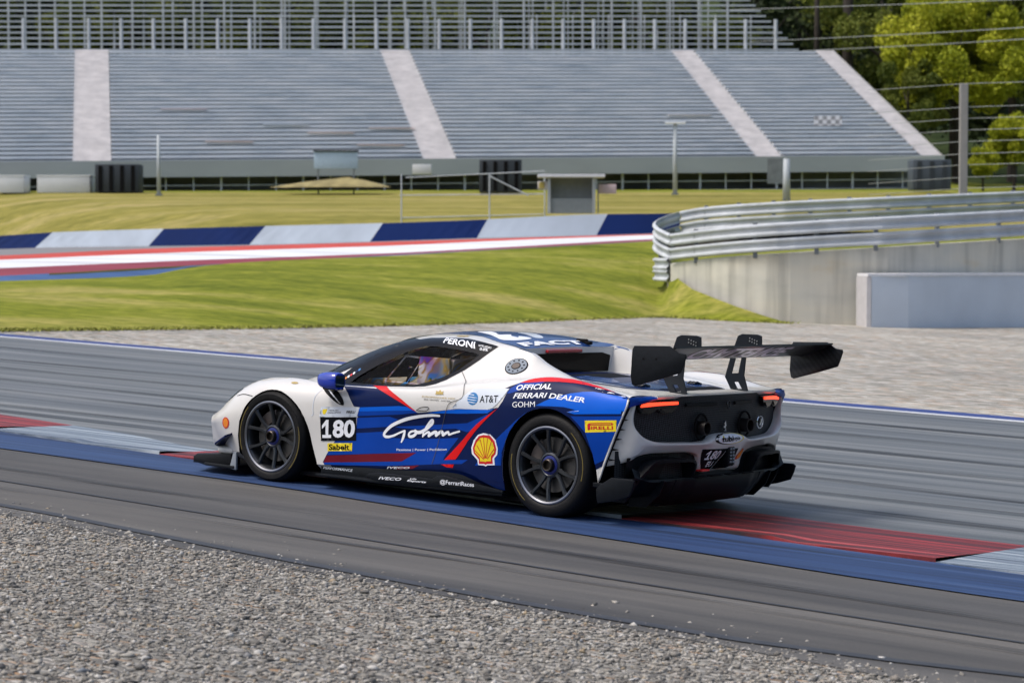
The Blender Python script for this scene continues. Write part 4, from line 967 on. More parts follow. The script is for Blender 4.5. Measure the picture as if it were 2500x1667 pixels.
# ------------------------------------------------------------------ fuel filler, mirror
RING = mat("filler_ring", (.20, .235, .28), .5, 0, 0, .05, 8, spec=.2)
fx, fw = LIV['fuel'][0]
decal("fuel_filler", circle2((fx, fw), .088, .068, 30), MATT, .003)
decal("fuel_filler", circle2((fx, fw), .080, .062, 30), RING, .006)
decal("fuel_filler", [circle2((fx + .060 * math.cos(k * math.pi / 5 + .3), fw + .046 * math.sin(k * math.pi / 5 + .3)), .007, .006, 8) for k in range(10)], MATT, .0085)
decal("fuel_filler", circle2((fx, fw), .036, .028, 20), MATT, .0085)
decal("fuel_filler", circle2((fx, fw), .030, .023, 20), mat("filler_cap", (.05, .028, .02), .5), .010)
def mirror(sy):
    bm = bmesh.new()
    sec = [(2.085, .03, .040), (2.05, .055, .056), (2.00, .068, .064), (1.94, .072, .066), (1.895, .070, .064), (1.885, .064, .058)]
    rings = []
    for x, ry, rz in sec:
        r_ = []
        for k in range(20):
            a = 2 * math.pi * k / 20; ca, sa = math.cos(a), math.sin(a)
            r_.append(bm.verts.new((x, sy * (.985 + ry * .86 * math.copysign(abs(ca) ** .75, ca)), .790 + rz * .98 * math.copysign(abs(sa) ** .75, sa))))
        rings.append(r_)
    for i in range(len(rings) - 1):
        for k in range(20): bm.faces.new((rings[i][k], rings[i][(k + 1) % 20], rings[i + 1][(k + 1) % 20], rings[i + 1][k]))
    bm.faces.new(rings[0]); bm.faces.new(rings[-1][::-1]); bmesh.ops.recalc_face_normals(bm, faces=bm.faces)
    mo = obj_bm("mirror", bm, mat("mirror_blue", (.004, .030, .36), .15, 0, .8, .03), car, angle=50)
    bm = bmesh.new(); tube_bm(bm, [(1.97, sy * .95, .74), (2.02, sy * .90, .715), (2.05, sy * .85, .70)], [.02, .022, .024], 8)
    box_bm(bm, (1.96, sy * .975, .736), (.12, .10, .022), .008); obj_bm("mirror_stalk", bm, BLACK, mo)
    bm = bmesh.new(); box_bm(bm, (1.883, sy * .985, .79), (.004, .092, .084), .0015); obj_bm("mirror_glass", bm, mat("mirror_glass_dark", (.02, .05, .08), .05, .6), mo)
for sy in (1, -1): mirror(sy)
# ------------------------------------------------------------------ wheels
TYRE = mat("tyre_rubber", (.0055, .0055, .006), .60, 0, 0, .25, 9, .15, 60, spec=.22)
RIM = mat("rim_dark_grey", (.045, .050, .058), .32, .75, .1, .12, 8)
LIP = mat("rim_machined_lip", (.20, .21, .235), .30, .9, 0, .08, 8)
DISC = mat("brake_disc", (.11, .105, .10), .5, .7, 0, .2, 20)
HUBB = mat("hub_blue", (.01, .02, .16), .35, .4, .2)
def make_wheel(Rt, width, name="wheel"):
    """outer face at y=0, built towards -y"""
    w_ = bpy.data.objects.new(name, None); w_.empty_display_size = .2; link(w_, car)
    bm = bmesh.new()
    lathe_bm(bm, [(.262, -.012), (.266, -.002), (.285, .004), (.312, .004), (Rt - .022, -.004), (Rt - .008, -.018), (Rt, -.045), (Rt, -width + .045), (Rt - .01, -width + .015), (Rt - .03, -width), (.262, -width + .01)], 72)
    ty = obj_bm("tyre", bm, TYRE, w_, angle=60)
    for a0, a1, rr in ((150, 215, .301), (-35, 30, .301)):
        bm = bmesh.new(); n = 24; A, B = [], []
        for k in range(n + 1):
            a = R(a0 + (a1 - a0) * k / n)
            A.append(bm.verts.new((rr * math.cos(a), .0052, rr * math.sin(a)))); B.append(bm.verts.new(((rr + .005) * math.cos(a), .0052, (rr + .005) * math.sin(a))))
        for k in range(n): bm.faces.new((A[k], B[k], B[k + 1], A[k + 1]))
        obj_bm("sidewall_mark", bm, mat("sidewall_yellow", (.16, .12, .02), .6, 0, 0, .3, 12), w_)
    bm = bmesh.new()
    lathe_bm(bm, [(.2635, -.014), (.2625, .000), (.254, .003), (.244, -.003), (.243, -.012)], 72); obj_bm("rim_lip", bm, LIP, w_, angle=40)
    bm = bmesh.new()
    lathe_bm(bm, [(.243, -.012), (.232, -.025), (.226, -.06), (.215, -.15), (.215, -width + .02)], 72)
    obj_bm("rim_barrel", bm, RIM, w_, angle=40)
    bm = bmesh.new()
    for k in range(5):
        for s in (-1, 1):
            a0 = 2 * math.pi * k / 5 + .31; a1 = a0 + s * .30
            d0 = a0 + s * .16
            path = [(.062, d0 * .0 + a0 + s * .30, -.045), (.11, a0 + s * .20, -.040), (.17, a0 + s * .25, -.030), (.222, a1, -.022), (.240, a1, -.020)]
            L_, R_ = [], []
            for i, (rr, an, yy) in enumerate(path):
                hw = [.022, .015, .013, .015, .022][i]
                c_ = Vector((rr * math.cos(an), yy, rr * math.sin(an))); t_ = Vector((-math.sin(an), 0, math.cos(an)))
                L_.append((c_ - t_ * hw, c_ + t_ * hw, c_ + t_ * hw * .55 + Vector((0, .012, 0)), c_ - t_ * hw * .55 + Vector((0, .012, 0)), c_ + Vector((0, -.03, 0))))
            V = [[bm.verts.new(p) for p in q] for q in L_]
            for i in range(len(V) - 1):
                A, B = V[i], V[i + 1]
                for j0, j1 in ((0, 3), (3, 2), (2, 1), (1, 4), (4, 0)):
                    bm.faces.new((A[j0], A[j1], B[j1], B[j0]))
    lathe_bm(bm, [(.088, -.05), (.085, -.032), (.072, -.026), (.066, -.03), (.062, -.05)], 40)
    bmesh.ops.recalc_face_normals(bm, faces=bm.faces); obj_bm("spokes", bm, RIM, w_, angle=35)
    bm = bmesh.new(); lathe_bm(bm, [(.066, -.045), (.064, -.03), (.046, -.026), (.044, -.04)], 36); obj_bm("hub_ring", bm, HUBB, w_, angle=35)
    bm = bmesh.new(); lathe_bm(bm, [(.043, -.05), (.042, .0), (.036, .006), (.030, .004), (.028, -.02)], 30); rg = lathe_bm(bm, [(.028, -.02), (.0005, -.02)], 30)
    obj_bm("wheel_nut", bm, mat("wheel_nut_bronze", (.06, .05, .042), .4, .85), w_, angle=35)
    bm = bmesh.new(); lathe_bm(bm, [(.07, -.075), (.185, -.075), (.187, -.09), (.187, -.11), (.07, -.11)], 48); obj_bm("brake_disc", bm, DISC, w_, angle=30)
    bm = bmesh.new()
    prism_bm(bm, [(.195 * math.cos(a), .195 * math.sin(a)) for a in np.linspace(.3, 1.35, 9)] + [(.105 * math.cos(a), .105 * math.sin(a)) for a in np.linspace(1.35, .3, 9)], 1, -.062, -.125, .006)
    obj_bm("brake_caliper", bm, mat("caliper_grey", (.10, .085, .08), .45, .3), w_, angle=40)
    bm = bmesh.new(); lathe_bm(bm, [(.0005, -.16), (.214, -.16)], 48); obj_bm("wheel_backing", bm, MATT, w_)
    return w_
def copy_tree(o, parent=None):
    c = o.copy(); COL.objects.link(c); c.parent = parent
    for ch in list(o.children): copy_tree(ch, c)
    return c
wr = make_wheel(.3525, .300); wr.location = (0, .965, .3525); wr.rotation_euler = (0, R(20), 0)
wf_ = make_wheel(.3375, .265); wf_.location = (2.6, .955, .3375); wf_.rotation_euler = (0, R(-12), 0)
for src, x, y, z in ((wr, 0, -.965, .3525), (wf_, 2.6, -.955, .3375)):
    c = copy_tree(src, car); c.location = (x, y, z); c.rotation_euler = (0, R(33), math.pi)
# inner wheel housings
bm = bmesh.new()
for sy in (1, -1):
    box_bm(bm, (0, sy * .40, .42), (.95, .5, .58)); box_bm(bm, (2.58, sy * .42, .40), (.92, .5, .52))
obj_bm("wheel_housing", bm, MATT, car)
# ------------------------------------------------------------------ floor, sills, splitter
bm = bmesh.new(); box_bm(bm, (1.35, 0, .085), (3.1, 1.70, .03)); obj_bm("floor", bm, MATT, car)
SILLP = [(2.12,.170),(1.74,.190),(1.32,.208),(1.0,.236),(.81,.248),(.6,.205),(.37,.150),(.37,.105),(2.12,.095)]
VANE = [(1.608,.137),(1.575,.160),(1.50,.172),(1.20,.174),(.985,.174),(.945,.196),(.88,.206),(.787,.196),(.35,.150),(.349,.130),(.971,.122),(1.457,.104)]
for sy in (1, -1):
    bm = bmesh.new(); prism_bm(bm, SILLP, 1, sy * .55, sy * .912, .012); sl = obj_bm("side_skirt", bm, CARBON, car, angle=35)
    bm = bmesh.new(); prism_bm(bm, VANE, 1, sy * .972, sy * .995, .006); obj_bm("skirt_vane", bm, CARBON, sl, angle=35)
    bm = bmesh.new(); prism_bm(bm, [(2.10,.112),(1.55,.120),(1.40,.112),(.36,.128),(.36,.112),(1.40,.096),(2.10,.098)], 1, sy * .90, sy * .985, .004); obj_bm("skirt_ledge", bm, CARBON, sl, angle=35)
    if sy > 0: skirt = sl
def hit_skirt(x, z, sy=1): return Vector((x, .9955, z)), Vector((0, 1, 0))
def hit_sill(x, z, sy=1): return Vector((x, .9128, z)), Vector((0, 1, 0))
def hit_led(x, z, sy=1): return Vector((x, .9862, z)), Vector((0, 1, 0))
text("lettering", "IVECO", [(1.478, .126), (1.262, .136), (1.478, .146)], LETTER, .001, parent=skirt, hit=hit_skirt, bold=.02, shear=.35)
text("lettering", "Esports", [(1.21, .133), (1.03, .137), (1.21, .150)], LETTER, .001, parent=skirt, hit=hit_skirt, bold=.03, shear=.35)
text("lettering", "Life", [(1.185, .153), (1.12, .155), (1.185, .163)], LETTER, .001, parent=skirt, hit=hit_skirt, bold=.02, shear=.35)
text("lettering", "@FerrariRaces", [(.905, .140), (.60, .146), (.905, .178)], LETTER, .001, parent=skirt, hit=hit_skirt, bold=.012)
text("lettering", "PERFORMANCE", [(2.09, .142), (1.80, .146), (2.09, .160)], PALE, .001, parent=skirt, hit=hit_sill, bold=.01, shear=.2)
SPL = mat("splitter_black", (.004, .005, .007), .4, 0, 0, .2, 20, spec=.25)
bm = bmesh.new()
outl = [(2.99, .93), (3.30, .92), (3.46, .84), (3.60, .62), (3.70, .30), (3.72, 0)]
prism_bm(bm, outl + [(x, -y) for x, y in outl[-2::-1]] , 2, .060, .085, .006)
for sy in (1, -1): prism_bm(bm, [(3.05,.07),(3.05,.172),(3.42,.142),(3.46,.12),(3.46,.07)], 1, sy * .80, sy * .905, .015)
sp_ = obj_bm("front_splitter", bm, SPL, car, angle=35)
for sy in (1, -1):
    bm = bmesh.new(); prism_bm(bm, [(2.975,.055),(2.975,.190),(3.005,.190),(3.045,.06)], 1, sy * .905, sy * .925, .004); obj_bm("splitter_end_plate", bm, mat('end_plate_grey', (.26, .29, .32), .4, 0, .1), sp_, angle=35)
    bm = bmesh.new()
    V = [bm.verts.new(p) for p in ((3.02, sy * .905, .335), (3.03, sy * .99, .315), (3.17, sy * .96, .245), (3.24, sy * .86, .222), (3.22, sy * .80, .225))]
    f = bm.faces.new(V); g = bmesh.ops.extrude_face_region(bm, geom=[f]); bmesh.ops.translate(bm, verts=[v for v in g['geom'] if isinstance(v, bmesh.types.BMVert)], vec=(0, 0, -.014))
    bmesh.ops.recalc_face_normals(bm, faces=bm.faces); obj_bm("canard", bm, NAVY, car, angle=35)
    bm = bmesh.new(); box_bm(bm, (3.13, sy * .83, .19), (.18, .12, .06), .025); obj_bm("bumper_foot", bm, WHITE, car, angle=50)
    bm = bmesh.new(); lens = [(3.105, .56), (3.04, .612), (3.00, .625), (3.07, .585), (3.16, .545)]
for sy in (1,):
    decal("headlamp", [(3.19, .215), (3.07, .318), (3.01, .342), (3.00, .325), (3.10, .255)], mat("lamp_lens", (.03, .05, .09), .08, 0, .5), .003)
# ------------------------------------------------------------------ rear bumper and panel
def xr(y): return -.800 + .20 * y * y
I_ = [(.880,.800),(.888,.735),(.886,.685),(.868,.640),(.805,.590),(.725,.559),(.625,.547),(.43,.542),(.29,.540),(.225,.552),(.17,.574),(.09,.586),(0,.588)]
O_ = [(.917,.800),(.922,.70),(.925,.60),(.927,.48),(.927,.385),(.845,.449),(.735,.474),(.60,.476),(.36,.470),(.280,.445),(.252,.400),(.228,.338),(0,.334)]
def row(I, O, t, dx):
    out = []
    for (a, b), (c_, d_) in zip(I, O):
        y = a + (c_ - a) * t; z = b + (d_ - b) * t
        out.append((y, z, dx))
    return out
NB = 6
fi = [np.array(crom(I_, NB)), np.array(crom(O_, NB))]
prof = [(-.01, .055), (0, .012), (.04, -.012), (.12, -.022), (.30, -.012), (.6, .008), (.92, .022), (1.0, .03), (1.02, .09)]
rows = []
for t, dx in prof:
    h = []
    for a, b in zip(*fi):
        p = a + (b - a) * t
        edge = sstep(.86, .95, p[0]); lowc = 1 - sstep(.10, .36, p[0])
        x = xr(p[0]) + dx * (1 - .5 * edge) + edge * .045 + lowc * .055 * sstep(.3, 1, t)
        x += (-.632 + .40 * max(0, .8 - p[1]) + .030 - x) * edge * sstep(.45, 1, t)
        h.append(Vector((x, p[0], p[1])))
    rows.append(h + [Vector((v.x, -v.y, v.z)) for v in h[-2::-1]])
n = len(rows[0])
bumper = obj("rear_bumper", [p for r_ in rows for p in r_], [(i * n + j, (i + 1) * n + j, (i + 1) * n + j + 1, i * n + j + 1) for i in range(len(rows) - 1) for j in range(n - 1)], WHITE, car, True)
bumper.data.flip_normals() if bumper.data.polygons[0].normal.x > 0 else None
def bvh_of(o):
    me = o.data; return BVHTree.FromPolygons([v.co for v in me.vertices], [tuple(p.vertices) for p in me.polygons])
BB = bvh_of(bumper)
def hit_rear(y, z, sy=1):
    h = BB.ray_cast(Vector((-3, -y, z)), Vector((1, 0, 0)))      # first coordinate runs to the right as seen from behind
    if h[0] is None: return None
    return h[0], (h[1] if h[1].x < 0 else -h[1])
# honeycomb tail panel
def mesh_mat(name, c0, c1, sc):
    m, nt, b = nodes(name); N, L = nt.nodes, nt.links
    tc = N.new("ShaderNodeTexCoord"); mp = N.new("ShaderNodeMapping"); mp.inputs['Rotation'].default_value = (R(45), 0, 0); L.new(tc.outputs['Object'], mp.inputs[0])
    ck = N.new("ShaderNodeTexChecker"); ck.inputs['Scale'].default_value = sc; ck.inputs['Color1'].default_value = (*c0, 1); ck.inputs['Color2'].default_value = (*c1, 1); L.new(mp.outputs[0], ck.inputs[0])
    nz = N.new("ShaderNodeTexNoise"); nz.inputs['Scale'].default_value = 5; L.new(tc.outputs['Object'], nz.inputs['Vector'])
    mx = N.new("ShaderNodeMixRGB"); mx.blend_type = 'MULTIPLY'; mx.inputs[0].default_value = .6; L.new(ck.outputs[0], mx.inputs[1]); L.new(nz.outputs['Fac'], mx.inputs[2])
    L.new(mx.outputs[0], b.inputs['Base Color']); b.inputs['Roughness'].default_value = .55; b.inputs['Specular IOR Level'].default_value = .3
    return m
HONEY = mesh_mat("perforated_black_mesh", (.002, .003, .004), (.042, .049, .057), 95)
rows = []
for z in np.linspace(.52, .845, 10):
    rows.append([Vector((xr(y) + .045 + .02 * (.845 - z) / .3, y, z)) for y in np.linspace(-.905, .905, 30)])
panel = grid_obj("tail_mesh_panel", rows, HONEY, car)
# ducktail lip and fender corners above the lights
bm = bmesh.new(); A = []
ys = np.linspace(-.715, .715, 31); sec = [(.030, .853), (-.012, .857), (-.018, .848), (-.006, .832), (.06, .838)]
V = [[bm.verts.new((-.690 - .012 * (1 - (y / .715) ** 2) + dx, y, z)) for dx, z in sec] for y in ys]
for i in range(30):
    for k in range(4): bm.faces.new((V[i][k], V[i + 1][k], V[i + 1][k + 1], V[i][k + 1]))
bm.faces.new(V[0]); bm.faces.new(V[-1][::-1]); bmesh.ops.recalc_face_normals(bm, faces=bm.faces); obj_bm("ducktail_spoiler", bm, WHITE, car, angle=40)
for sy in (1, -1):
    bm = bmesh.new(); V = []
    for t in np.linspace(0, 1, 10):
        y = .715 + (.938 - .715) * t; xo = -.695 + .06 * t ** 1.5
        zt = .850 - .004 * t; zb = .826 - .045 * t ** 1.6
        V.append([bm.verts.new(p) for p in ((xo + .06, sy * y, zt + .002), (xo, sy * y, zt), (xo - .012, sy * y, (zt + zb) / 2), (xo, sy * y, zb), (xo + .06, sy * y, zb))])
    for i in range(9):
        for k in range(4): bm.faces.new((V[i][k], V[i + 1][k], V[i + 1][k + 1], V[i][k + 1]))
    bmesh.ops.recalc_face_normals(bm, faces=bm.faces); obj_bm("fender_corner", bm, ROYAL, car, angle=50)
# tail lights
LAMP = mat("tail_light_lit", (.8, .05, .02), .3, 0, 0, .02, 5, emit=(1.0, .065, .025), estr=1.5)
DLENS = mat("tail_light_dark_lens", (.008, .009, .011), .10, 0, .1, spec=.3)
CHR = mat("dark_trim", (.010, .011, .013), .25, .2, .1)
def rear_plate(name, poly, m, d0, d1, parent, sy=1, bev=.004):
    bm = bmesh.new(); A = [bm.verts.new((xr(y) + d0, sy * y, z)) for y, z in poly]; B = [bm.verts.new((xr(y) + d1, sy * y, z)) for y, z in poly]
    fs = [bm.faces.new(A), bm.faces.new(B[::-1])]; n = len(poly)
    for i in range(n): fs.append(bm.faces.new((A[i], B[i], B[(i + 1) % n], A[(i + 1) % n])))
    bmesh.ops.recalc_face_normals(bm, faces=fs)
    bmesh.ops.bevel(bm, geom=list({e for f in fs[:2] for e in f.edges}), offset=bev, segments=2, affect='EDGES')
    return obj_bm(name, bm, m, parent, angle=40)
for sy in (1, -1):
    tl = rear_plate("tail_light", [(.838,.778),(.826,.806),(.70,.820),(.52,.824),(.500,.818),(.520,.775),(.545,.752),(.60,.738),(.66,.744),(.690,.766),(.720,.746),(.750,.738),(.815,.742)], CHR, .045, .012, car, sy)
    rear_plate("light_bar", [(.828,.782),(.822,.800),(.76,.812),(.53,.816),(.528,.798),(.70,.792)], LAMP, .02, -.004, tl, sy)
    for y0, y1 in ((.545, .665), (.715, .815)): rear_plate("lower_lens", [(y0,.778),(y1,.776),(y1 + .003,.762),(y1 - .03,.747),(y0 + .035,.746),(y0 + .008,.760)], DLENS, .02, .004, tl, sy, .003)
# exhausts, fuel-safety button, prancing emblem, catches on the panel
PIPE = mat("exhaust_pipe", (.016, .014, .014), .45, .5, 0, .3, 12)
for sy in (1, -1):
    bm = bmesh.new(); C0 = (-.74, sy * .262, .632)
    rings = []
    for r_, dx in ((.047, .10), (.047, -.055), (.045, -.063), (.039, -.063), (.037, -.05), (.036, .06), (.001, .06)):
        rings.append([bm.verts.new((C0[0] + dx, C0[1] + r_ * math.cos(2 * math.pi * k / 28), C0[2] + r_ * math.sin(2 * math.pi * k / 28))) for k in range(28)])
    for i in range(len(rings) - 1):
        for k in range(28): bm.faces.new((rings[i][k], rings[i][(k + 1) % 28], rings[i + 1][(k + 1) % 28], rings[i + 1][k]))
    bmesh.ops.recalc_face_normals(bm, faces=bm.faces); ex = obj_bm("exhaust_pipe", bm, PIPE, car, angle=40)
    bm = bmesh.new(); tube_bm(bm, [(xr(.262) + .035, sy * .262 + .072 * math.cos(a), .64 + .085 * math.sin(a)) for a in np.linspace(0, 2 * math.pi, 33)], .008, 6, False); obj_bm("exhaust_surround", bm, MATT, ex, smooth=True)
CHROME = mat("chrome_emblem", (.62, .63, .65), .15, 1.0)
bm = bmesh.new()
for p in ([(-.002,.675),(.006,.660),(.014,.655),(.006,.645),(.012,.630),(.004,.622),(-.004,.632),(-.012,.640),(-.006,.652)], [(-.004,.632),(.002,.624),(-.004,.606),(-.012,.600),(-.006,.614)], [(.012,.640),(.022,.634),(.018,.622),(.010,.628)]):
    A = [bm.verts.new((xr(0) + .028, u_, v_)) for u_, v_ in p]; f = bm.faces.new(A); g = bmesh.ops.extrude_face_region(bm, geom=[f]); bmesh.ops.translate(bm, verts=[v for v in g['geom'] if isinstance(v, bmesh.types.BMVert)], vec=(.02, 0, 0))
bmesh.ops.recalc_face_normals(bm, faces=bm.faces); obj_bm("chrome_emblem", bm, CHROME, panel)
bm = bmesh.new(); tube_bm(bm, [(xr(.5) + .03, -.505 + .036 * math.cos(a), .640 + .042 * math.sin(a)) for a in np.linspace(0, 2 * math.pi, 25)], .006, 6, False); box_bm(bm, (xr(.5) + .028, -.505, .640), (.02, .022, .05), .004, Matrix.Rotation(R(25), 3, 'X')); obj_bm("tow_catch", bm, CHROME, panel)
bm = bmesh.new(); tube_bm(bm, [(xr(0) + .03, -.03 + .020 * math.cos(a), .782 + .024 * math.sin(a)) for a in np.linspace(0, 2 * math.pi, 21)], .005, 6, False); obj_bm("release_button", bm, CHR, panel)
for y0, y1 in ((.10, .42), (-.36, -.12)): rear_plate("panel_slot", [(y0,.800),(y1,.800),(y1,.778),(y0,.778)], CARBON, .045, .030, panel, 1, .004)
# bumper stickers
decal("oval_sticker", circle2((-.015, .553), .165, .036, 40), BLACK, .002, parent=bumper, hit=hit_rear)
decal("oval_sticker", circle2((.012, .553), .150, .034, 40), YELLOW, .003, parent=bumper, hit=hit_rear)
decal("oval_sticker", circle2((-.002, .553), .145, .0315, 40), LETTER, .004, parent=bumper, hit=hit_rear)
text("lettering", "tubi", [(-.112, .537), (.025, .537), (-.112, .571)], MATT, .0065, parent=bumper, hit=hit_rear, bold=.03)
text("lettering", "style", [(.030, .537), (.105, .537), (.030, .565)], MATT, .0065, parent=bumper, hit=hit_rear)
decal("number_panel", [(-.268, .492), (-.006, .488), (-.100, .345), (-.230, .345)], BLACK, .003, parent=bumper, hit=hit_rear)
decal("number_panel", [(.006, .488), (.130, .482), (.142, .358), (.095, .345), (-.088, .345)], BLACK, .003, parent=bumper, hit=hit_rear)
one("race_number", [(-.225, .418), (-.180, .418), (-.225, .480)], LETTER, .006, parent=bumper, hit=hit_rear, sh=.35)
text("race_number", "80", [(-.172, .418), (-.072, .418), (-.172, .480)], LETTER, .006, parent=bumper, hit=hit_rear, bold=.03, shear=.28)
text("lettering", "EU", [(-.195, .368), (-.105, .368), (-.195, .405)], LETTER, .006, parent=bumper, hit=hit_rear, bold=.03, shear=.28)
ell = [(.195 + .035 * math.cos(a) + .030 * math.sin(a), .438 + .038 * math.sin(a)) for a in np.linspace(0, 2 * math.pi, 25)[:-1]]
decal("scallop_emblem", ell, SHELLRED, .003, parent=bumper, hit=hit_rear); decal("scallop_emblem", [(.195 + (u_ - .195) * .75, .438 + (v_ - .438) * .8) for u_, v_ in ell], mat("emblem_orange", (.75, .22, .01), .4), .004, parent=bumper, hit=hit_rear)
bm = bmesh.new(); box_bm(bm, (-.775, -.035, .432), (.07, .085, .135), .014); rl = obj_bm("rain_light", bm, BLACK, car, angle=40)
bm = bmesh.new()
for i in range(2):
    for k in range(5): box_bm(bm, (-.812, -.020 - .032 * i, .482 - .022 * k), (.006, .022, .013), .003)
obj_bm("rain_light_lens", bm, mat("rain_light_cells", (.16, .19, .22), .3), rl)
bm = bmesh.new(); box_bm(bm, (-.752, .225, .346), (.05, .095, .012), .004); obj_bm("tow_strap", bm, mat("tow_strap_red", (.75, .02, .02), .5), car)
# side gills between flank and bumper
bm = bmesh.new()
for z in (.70, .635, .57, .50, .43):
    V = [bm.verts.new(p) for p in ((-.605 + (.7 - z) * .38, .948, z + .009), (-.605 + (.7 - z) * .38, .948, z - .007), (-.640 + (.7 - z) * .33, .936, z + .003))]
    f = bm.faces.new(V); g = bmesh.ops.extrude_face_region(bm, geom=[f]); bmesh.ops.translate(bm, verts=[v for v in g['geom'] if isinstance(v, bmesh.types.BMVert)], vec=(-.002, .006, 0))
bmesh.ops.recalc_face_normals(bm, faces=bm.faces); obj_bm("side_gills", bm, MATT, bumper)
bm = bmesh.new(); box_bm(bm, (-.56, .93, .79), (.12, .012, .03), .003); obj_bm("light_seam", bm, MATT, car)
# ------------------------------------------------------------------ diffuser
bm = bmesh.new(); rowsV = []
prof = [(.02, .45), (.03, .30), (-.045, .305), (-.050, .288), (-.02, .20), (.05, .12), (.25, .085)]
for y in np.linspace(-.90, .90, 41):
    a = abs(y); zz = 0 if a < .40 else sstep(.72, .93, a) * .04
    rowsV.append([bm.verts.new((-.740 + .10 * a * a + dx + (.03 if a > .40 else 0), y, z + (zz + (sstep(.42, .93, a) * .15 if z < .21 else 0)) * (z < .3))) for dx, z in prof])
for i in range(40):
    for k in range(6): bm.faces.new((rowsV[i][k], rowsV[i + 1][k], rowsV[i + 1][k + 1], rowsV[i][k + 1]))
bmesh.ops.recalc_face_normals(bm, faces=bm.faces); diff = obj_bm("diffuser", bm, CARBON, car, angle=40)
bm = bmesh.new(); box_bm(bm, (-.47, 0, .36), (.16, 1.62, .30)); obj_bm("tail_backing", bm, MATT, car)
rows = [[Vector((xr(y) + .085, y, z)) for y in np.linspace(-.94, .94, 30)] for z in np.linspace(.30, .49, 6)]
grid_obj("lower_mesh_panel", rows, HONEY, car)
bm = bmesh.new()
for y0, y1 in ((.04, .17), (-.17, -.04), (-.34, -.22), (.22, .34)): box_bm(bm, (-.772, (y0 + y1) / 2, .3065), (.05, y1 - y0, .006), .002)
obj_bm("diffuser_slots", bm, MATT, diff)
for sy in (1, -1):
    # loop-shaped fence: ribbon with thickness
    pth = [(.355, .13, -.66), (.362, .25, -.725), (.366, .36, -.79), (.385, .408, -.805), (.43, .425, -.805), (.56, .428, -.79), (.70, .427, -.755), (.755, .412, -.735), (.80, .36, -.705), (.845, .305, -.675), (.865, .22, -.63), (.86, .15, -.58)]
    P3 = [np.array(p) for p in crom(pth, 4)]
    bm = bmesh.new(); V = []
    for i, p in enumerate(P3):
        a = P3[min(i + 1, len(P3) - 1)] - P3[max(i - 1, 0)]; t2 = np.array((a[0], a[1])); t2 = t2 / np.linalg.norm(t2); nn = np.array((-t2[1], t2[0])) * .010
        V.append([bm.verts.new((p[2] + dx, sy * (p[0] + k * nn[0]), p[1] + k * nn[1])) for dx, k in ((0, 1), (.16, 1), (.16, -1), (0, -1))])
    for i in range(len(V) - 1):
        for k in range(4): bm.faces.new((V[i][k], V[i][(k + 1) % 4], V[i + 1][(k + 1) % 4], V[i + 1][k]))
    bm.faces.new(V[0]); bm.faces.new(V[-1][::-1]); bmesh.ops.recalc_face_normals(bm, faces=bm.faces); obj_bm("diffuser_loop", bm, CARBON, diff, angle=35)
    for yy in (.50, .64):
        bm = bmesh.new(); prism_bm(bm, [(-.74, .295), (-.70, .20), (-.60, .11), (-.45, .10), (-.50, .295)], 1, sy * yy, sy * (yy + .012)); obj_bm("diffuser_strake", bm, CARBON, diff)
    bm = bmesh.new(); prism_bm(bm, [(-.427,.237),(-.452,.262),(-.546,.321),(-.715,.325),(-.735,.312),(-.723,.265),(-.697,.209),(-.582,.171),(-.443,.142),(-.432,.178)], 1, sy * .962, sy * .985, .008); obj_bm("diffuser_end_fin", bm, CARBON, diff, angle=35)
    bm = bmesh.new(); box_bm(bm, (-.50, sy * .92, .26), (.22, .10, .03), .004); obj_bm("fin_mount", bm, CARBON, diff)
# ------------------------------------------------------------------ rear window, third light, wiper-like aerial
bm = bmesh.new(); V = [bm.verts.new(p) for p in ((.588, .48, .915), (.588, -.48, .915), (.588, -.50, 1.03), (.588, -.40, 1.052), (.588, .40, 1.052), (.588, .50, 1.03))]
bm.faces.new(V); obj_bm("rear_window", bm, mat("rear_window_dark", (.002, .0025, .003), .12, 0, 0, spec=.06), car)
bm = bmesh.new()
for sy in (1, -1): prism_bm(bm, [(sy * .45, .915), (sy * .52, .93), (sy * .53, 1.05), (sy * .42, 1.09), (sy * .40, 1.085), (sy * .47, 1.02)], 0, .592, .575)
bm.free()
bm = bmesh.new(); box_bm(bm, (.584, 0.06, 1.068), (.03, .40, .024), .006); obj_bm("third_brake_light", bm, mat("brake_light_red", (.35, .012, .02), .25, 0, .4), car)
bm = bmesh.new(); box_bm(bm, (.70, -.30, 1.130), (.10, .03, .03), .01); box_bm(bm, (.64, -.30, 1.118), (.05, .04, .025), .008); obj_bm("roof_aerial", bm, MATT, car, angle=40)
for sy in (1, -1):
    bm = bmesh.new()
    for k in range(3): tube_bm(bm, [(-.307 - .02 + .022 * k, sy * .31 - .03, .882), (-.307 - .02 + .03 * k, sy * .31 + .02, .895), (-.30 + .02 * k, sy * .31 + .045, .882)], .009, 6)
    obj_bm("cover_latch", bm, CHR, car, smooth=True)
bm = bmesh.new()
for k in range(3): tube_bm(bm, [(.02 + .03 * k, -.42, .895), (-.01 + .03 * k, -.38, .912), (.03 + .03 * k, -.35, .895)], .009, 6)
obj_bm("cover_latch", bm, CHR, car, smooth=True)
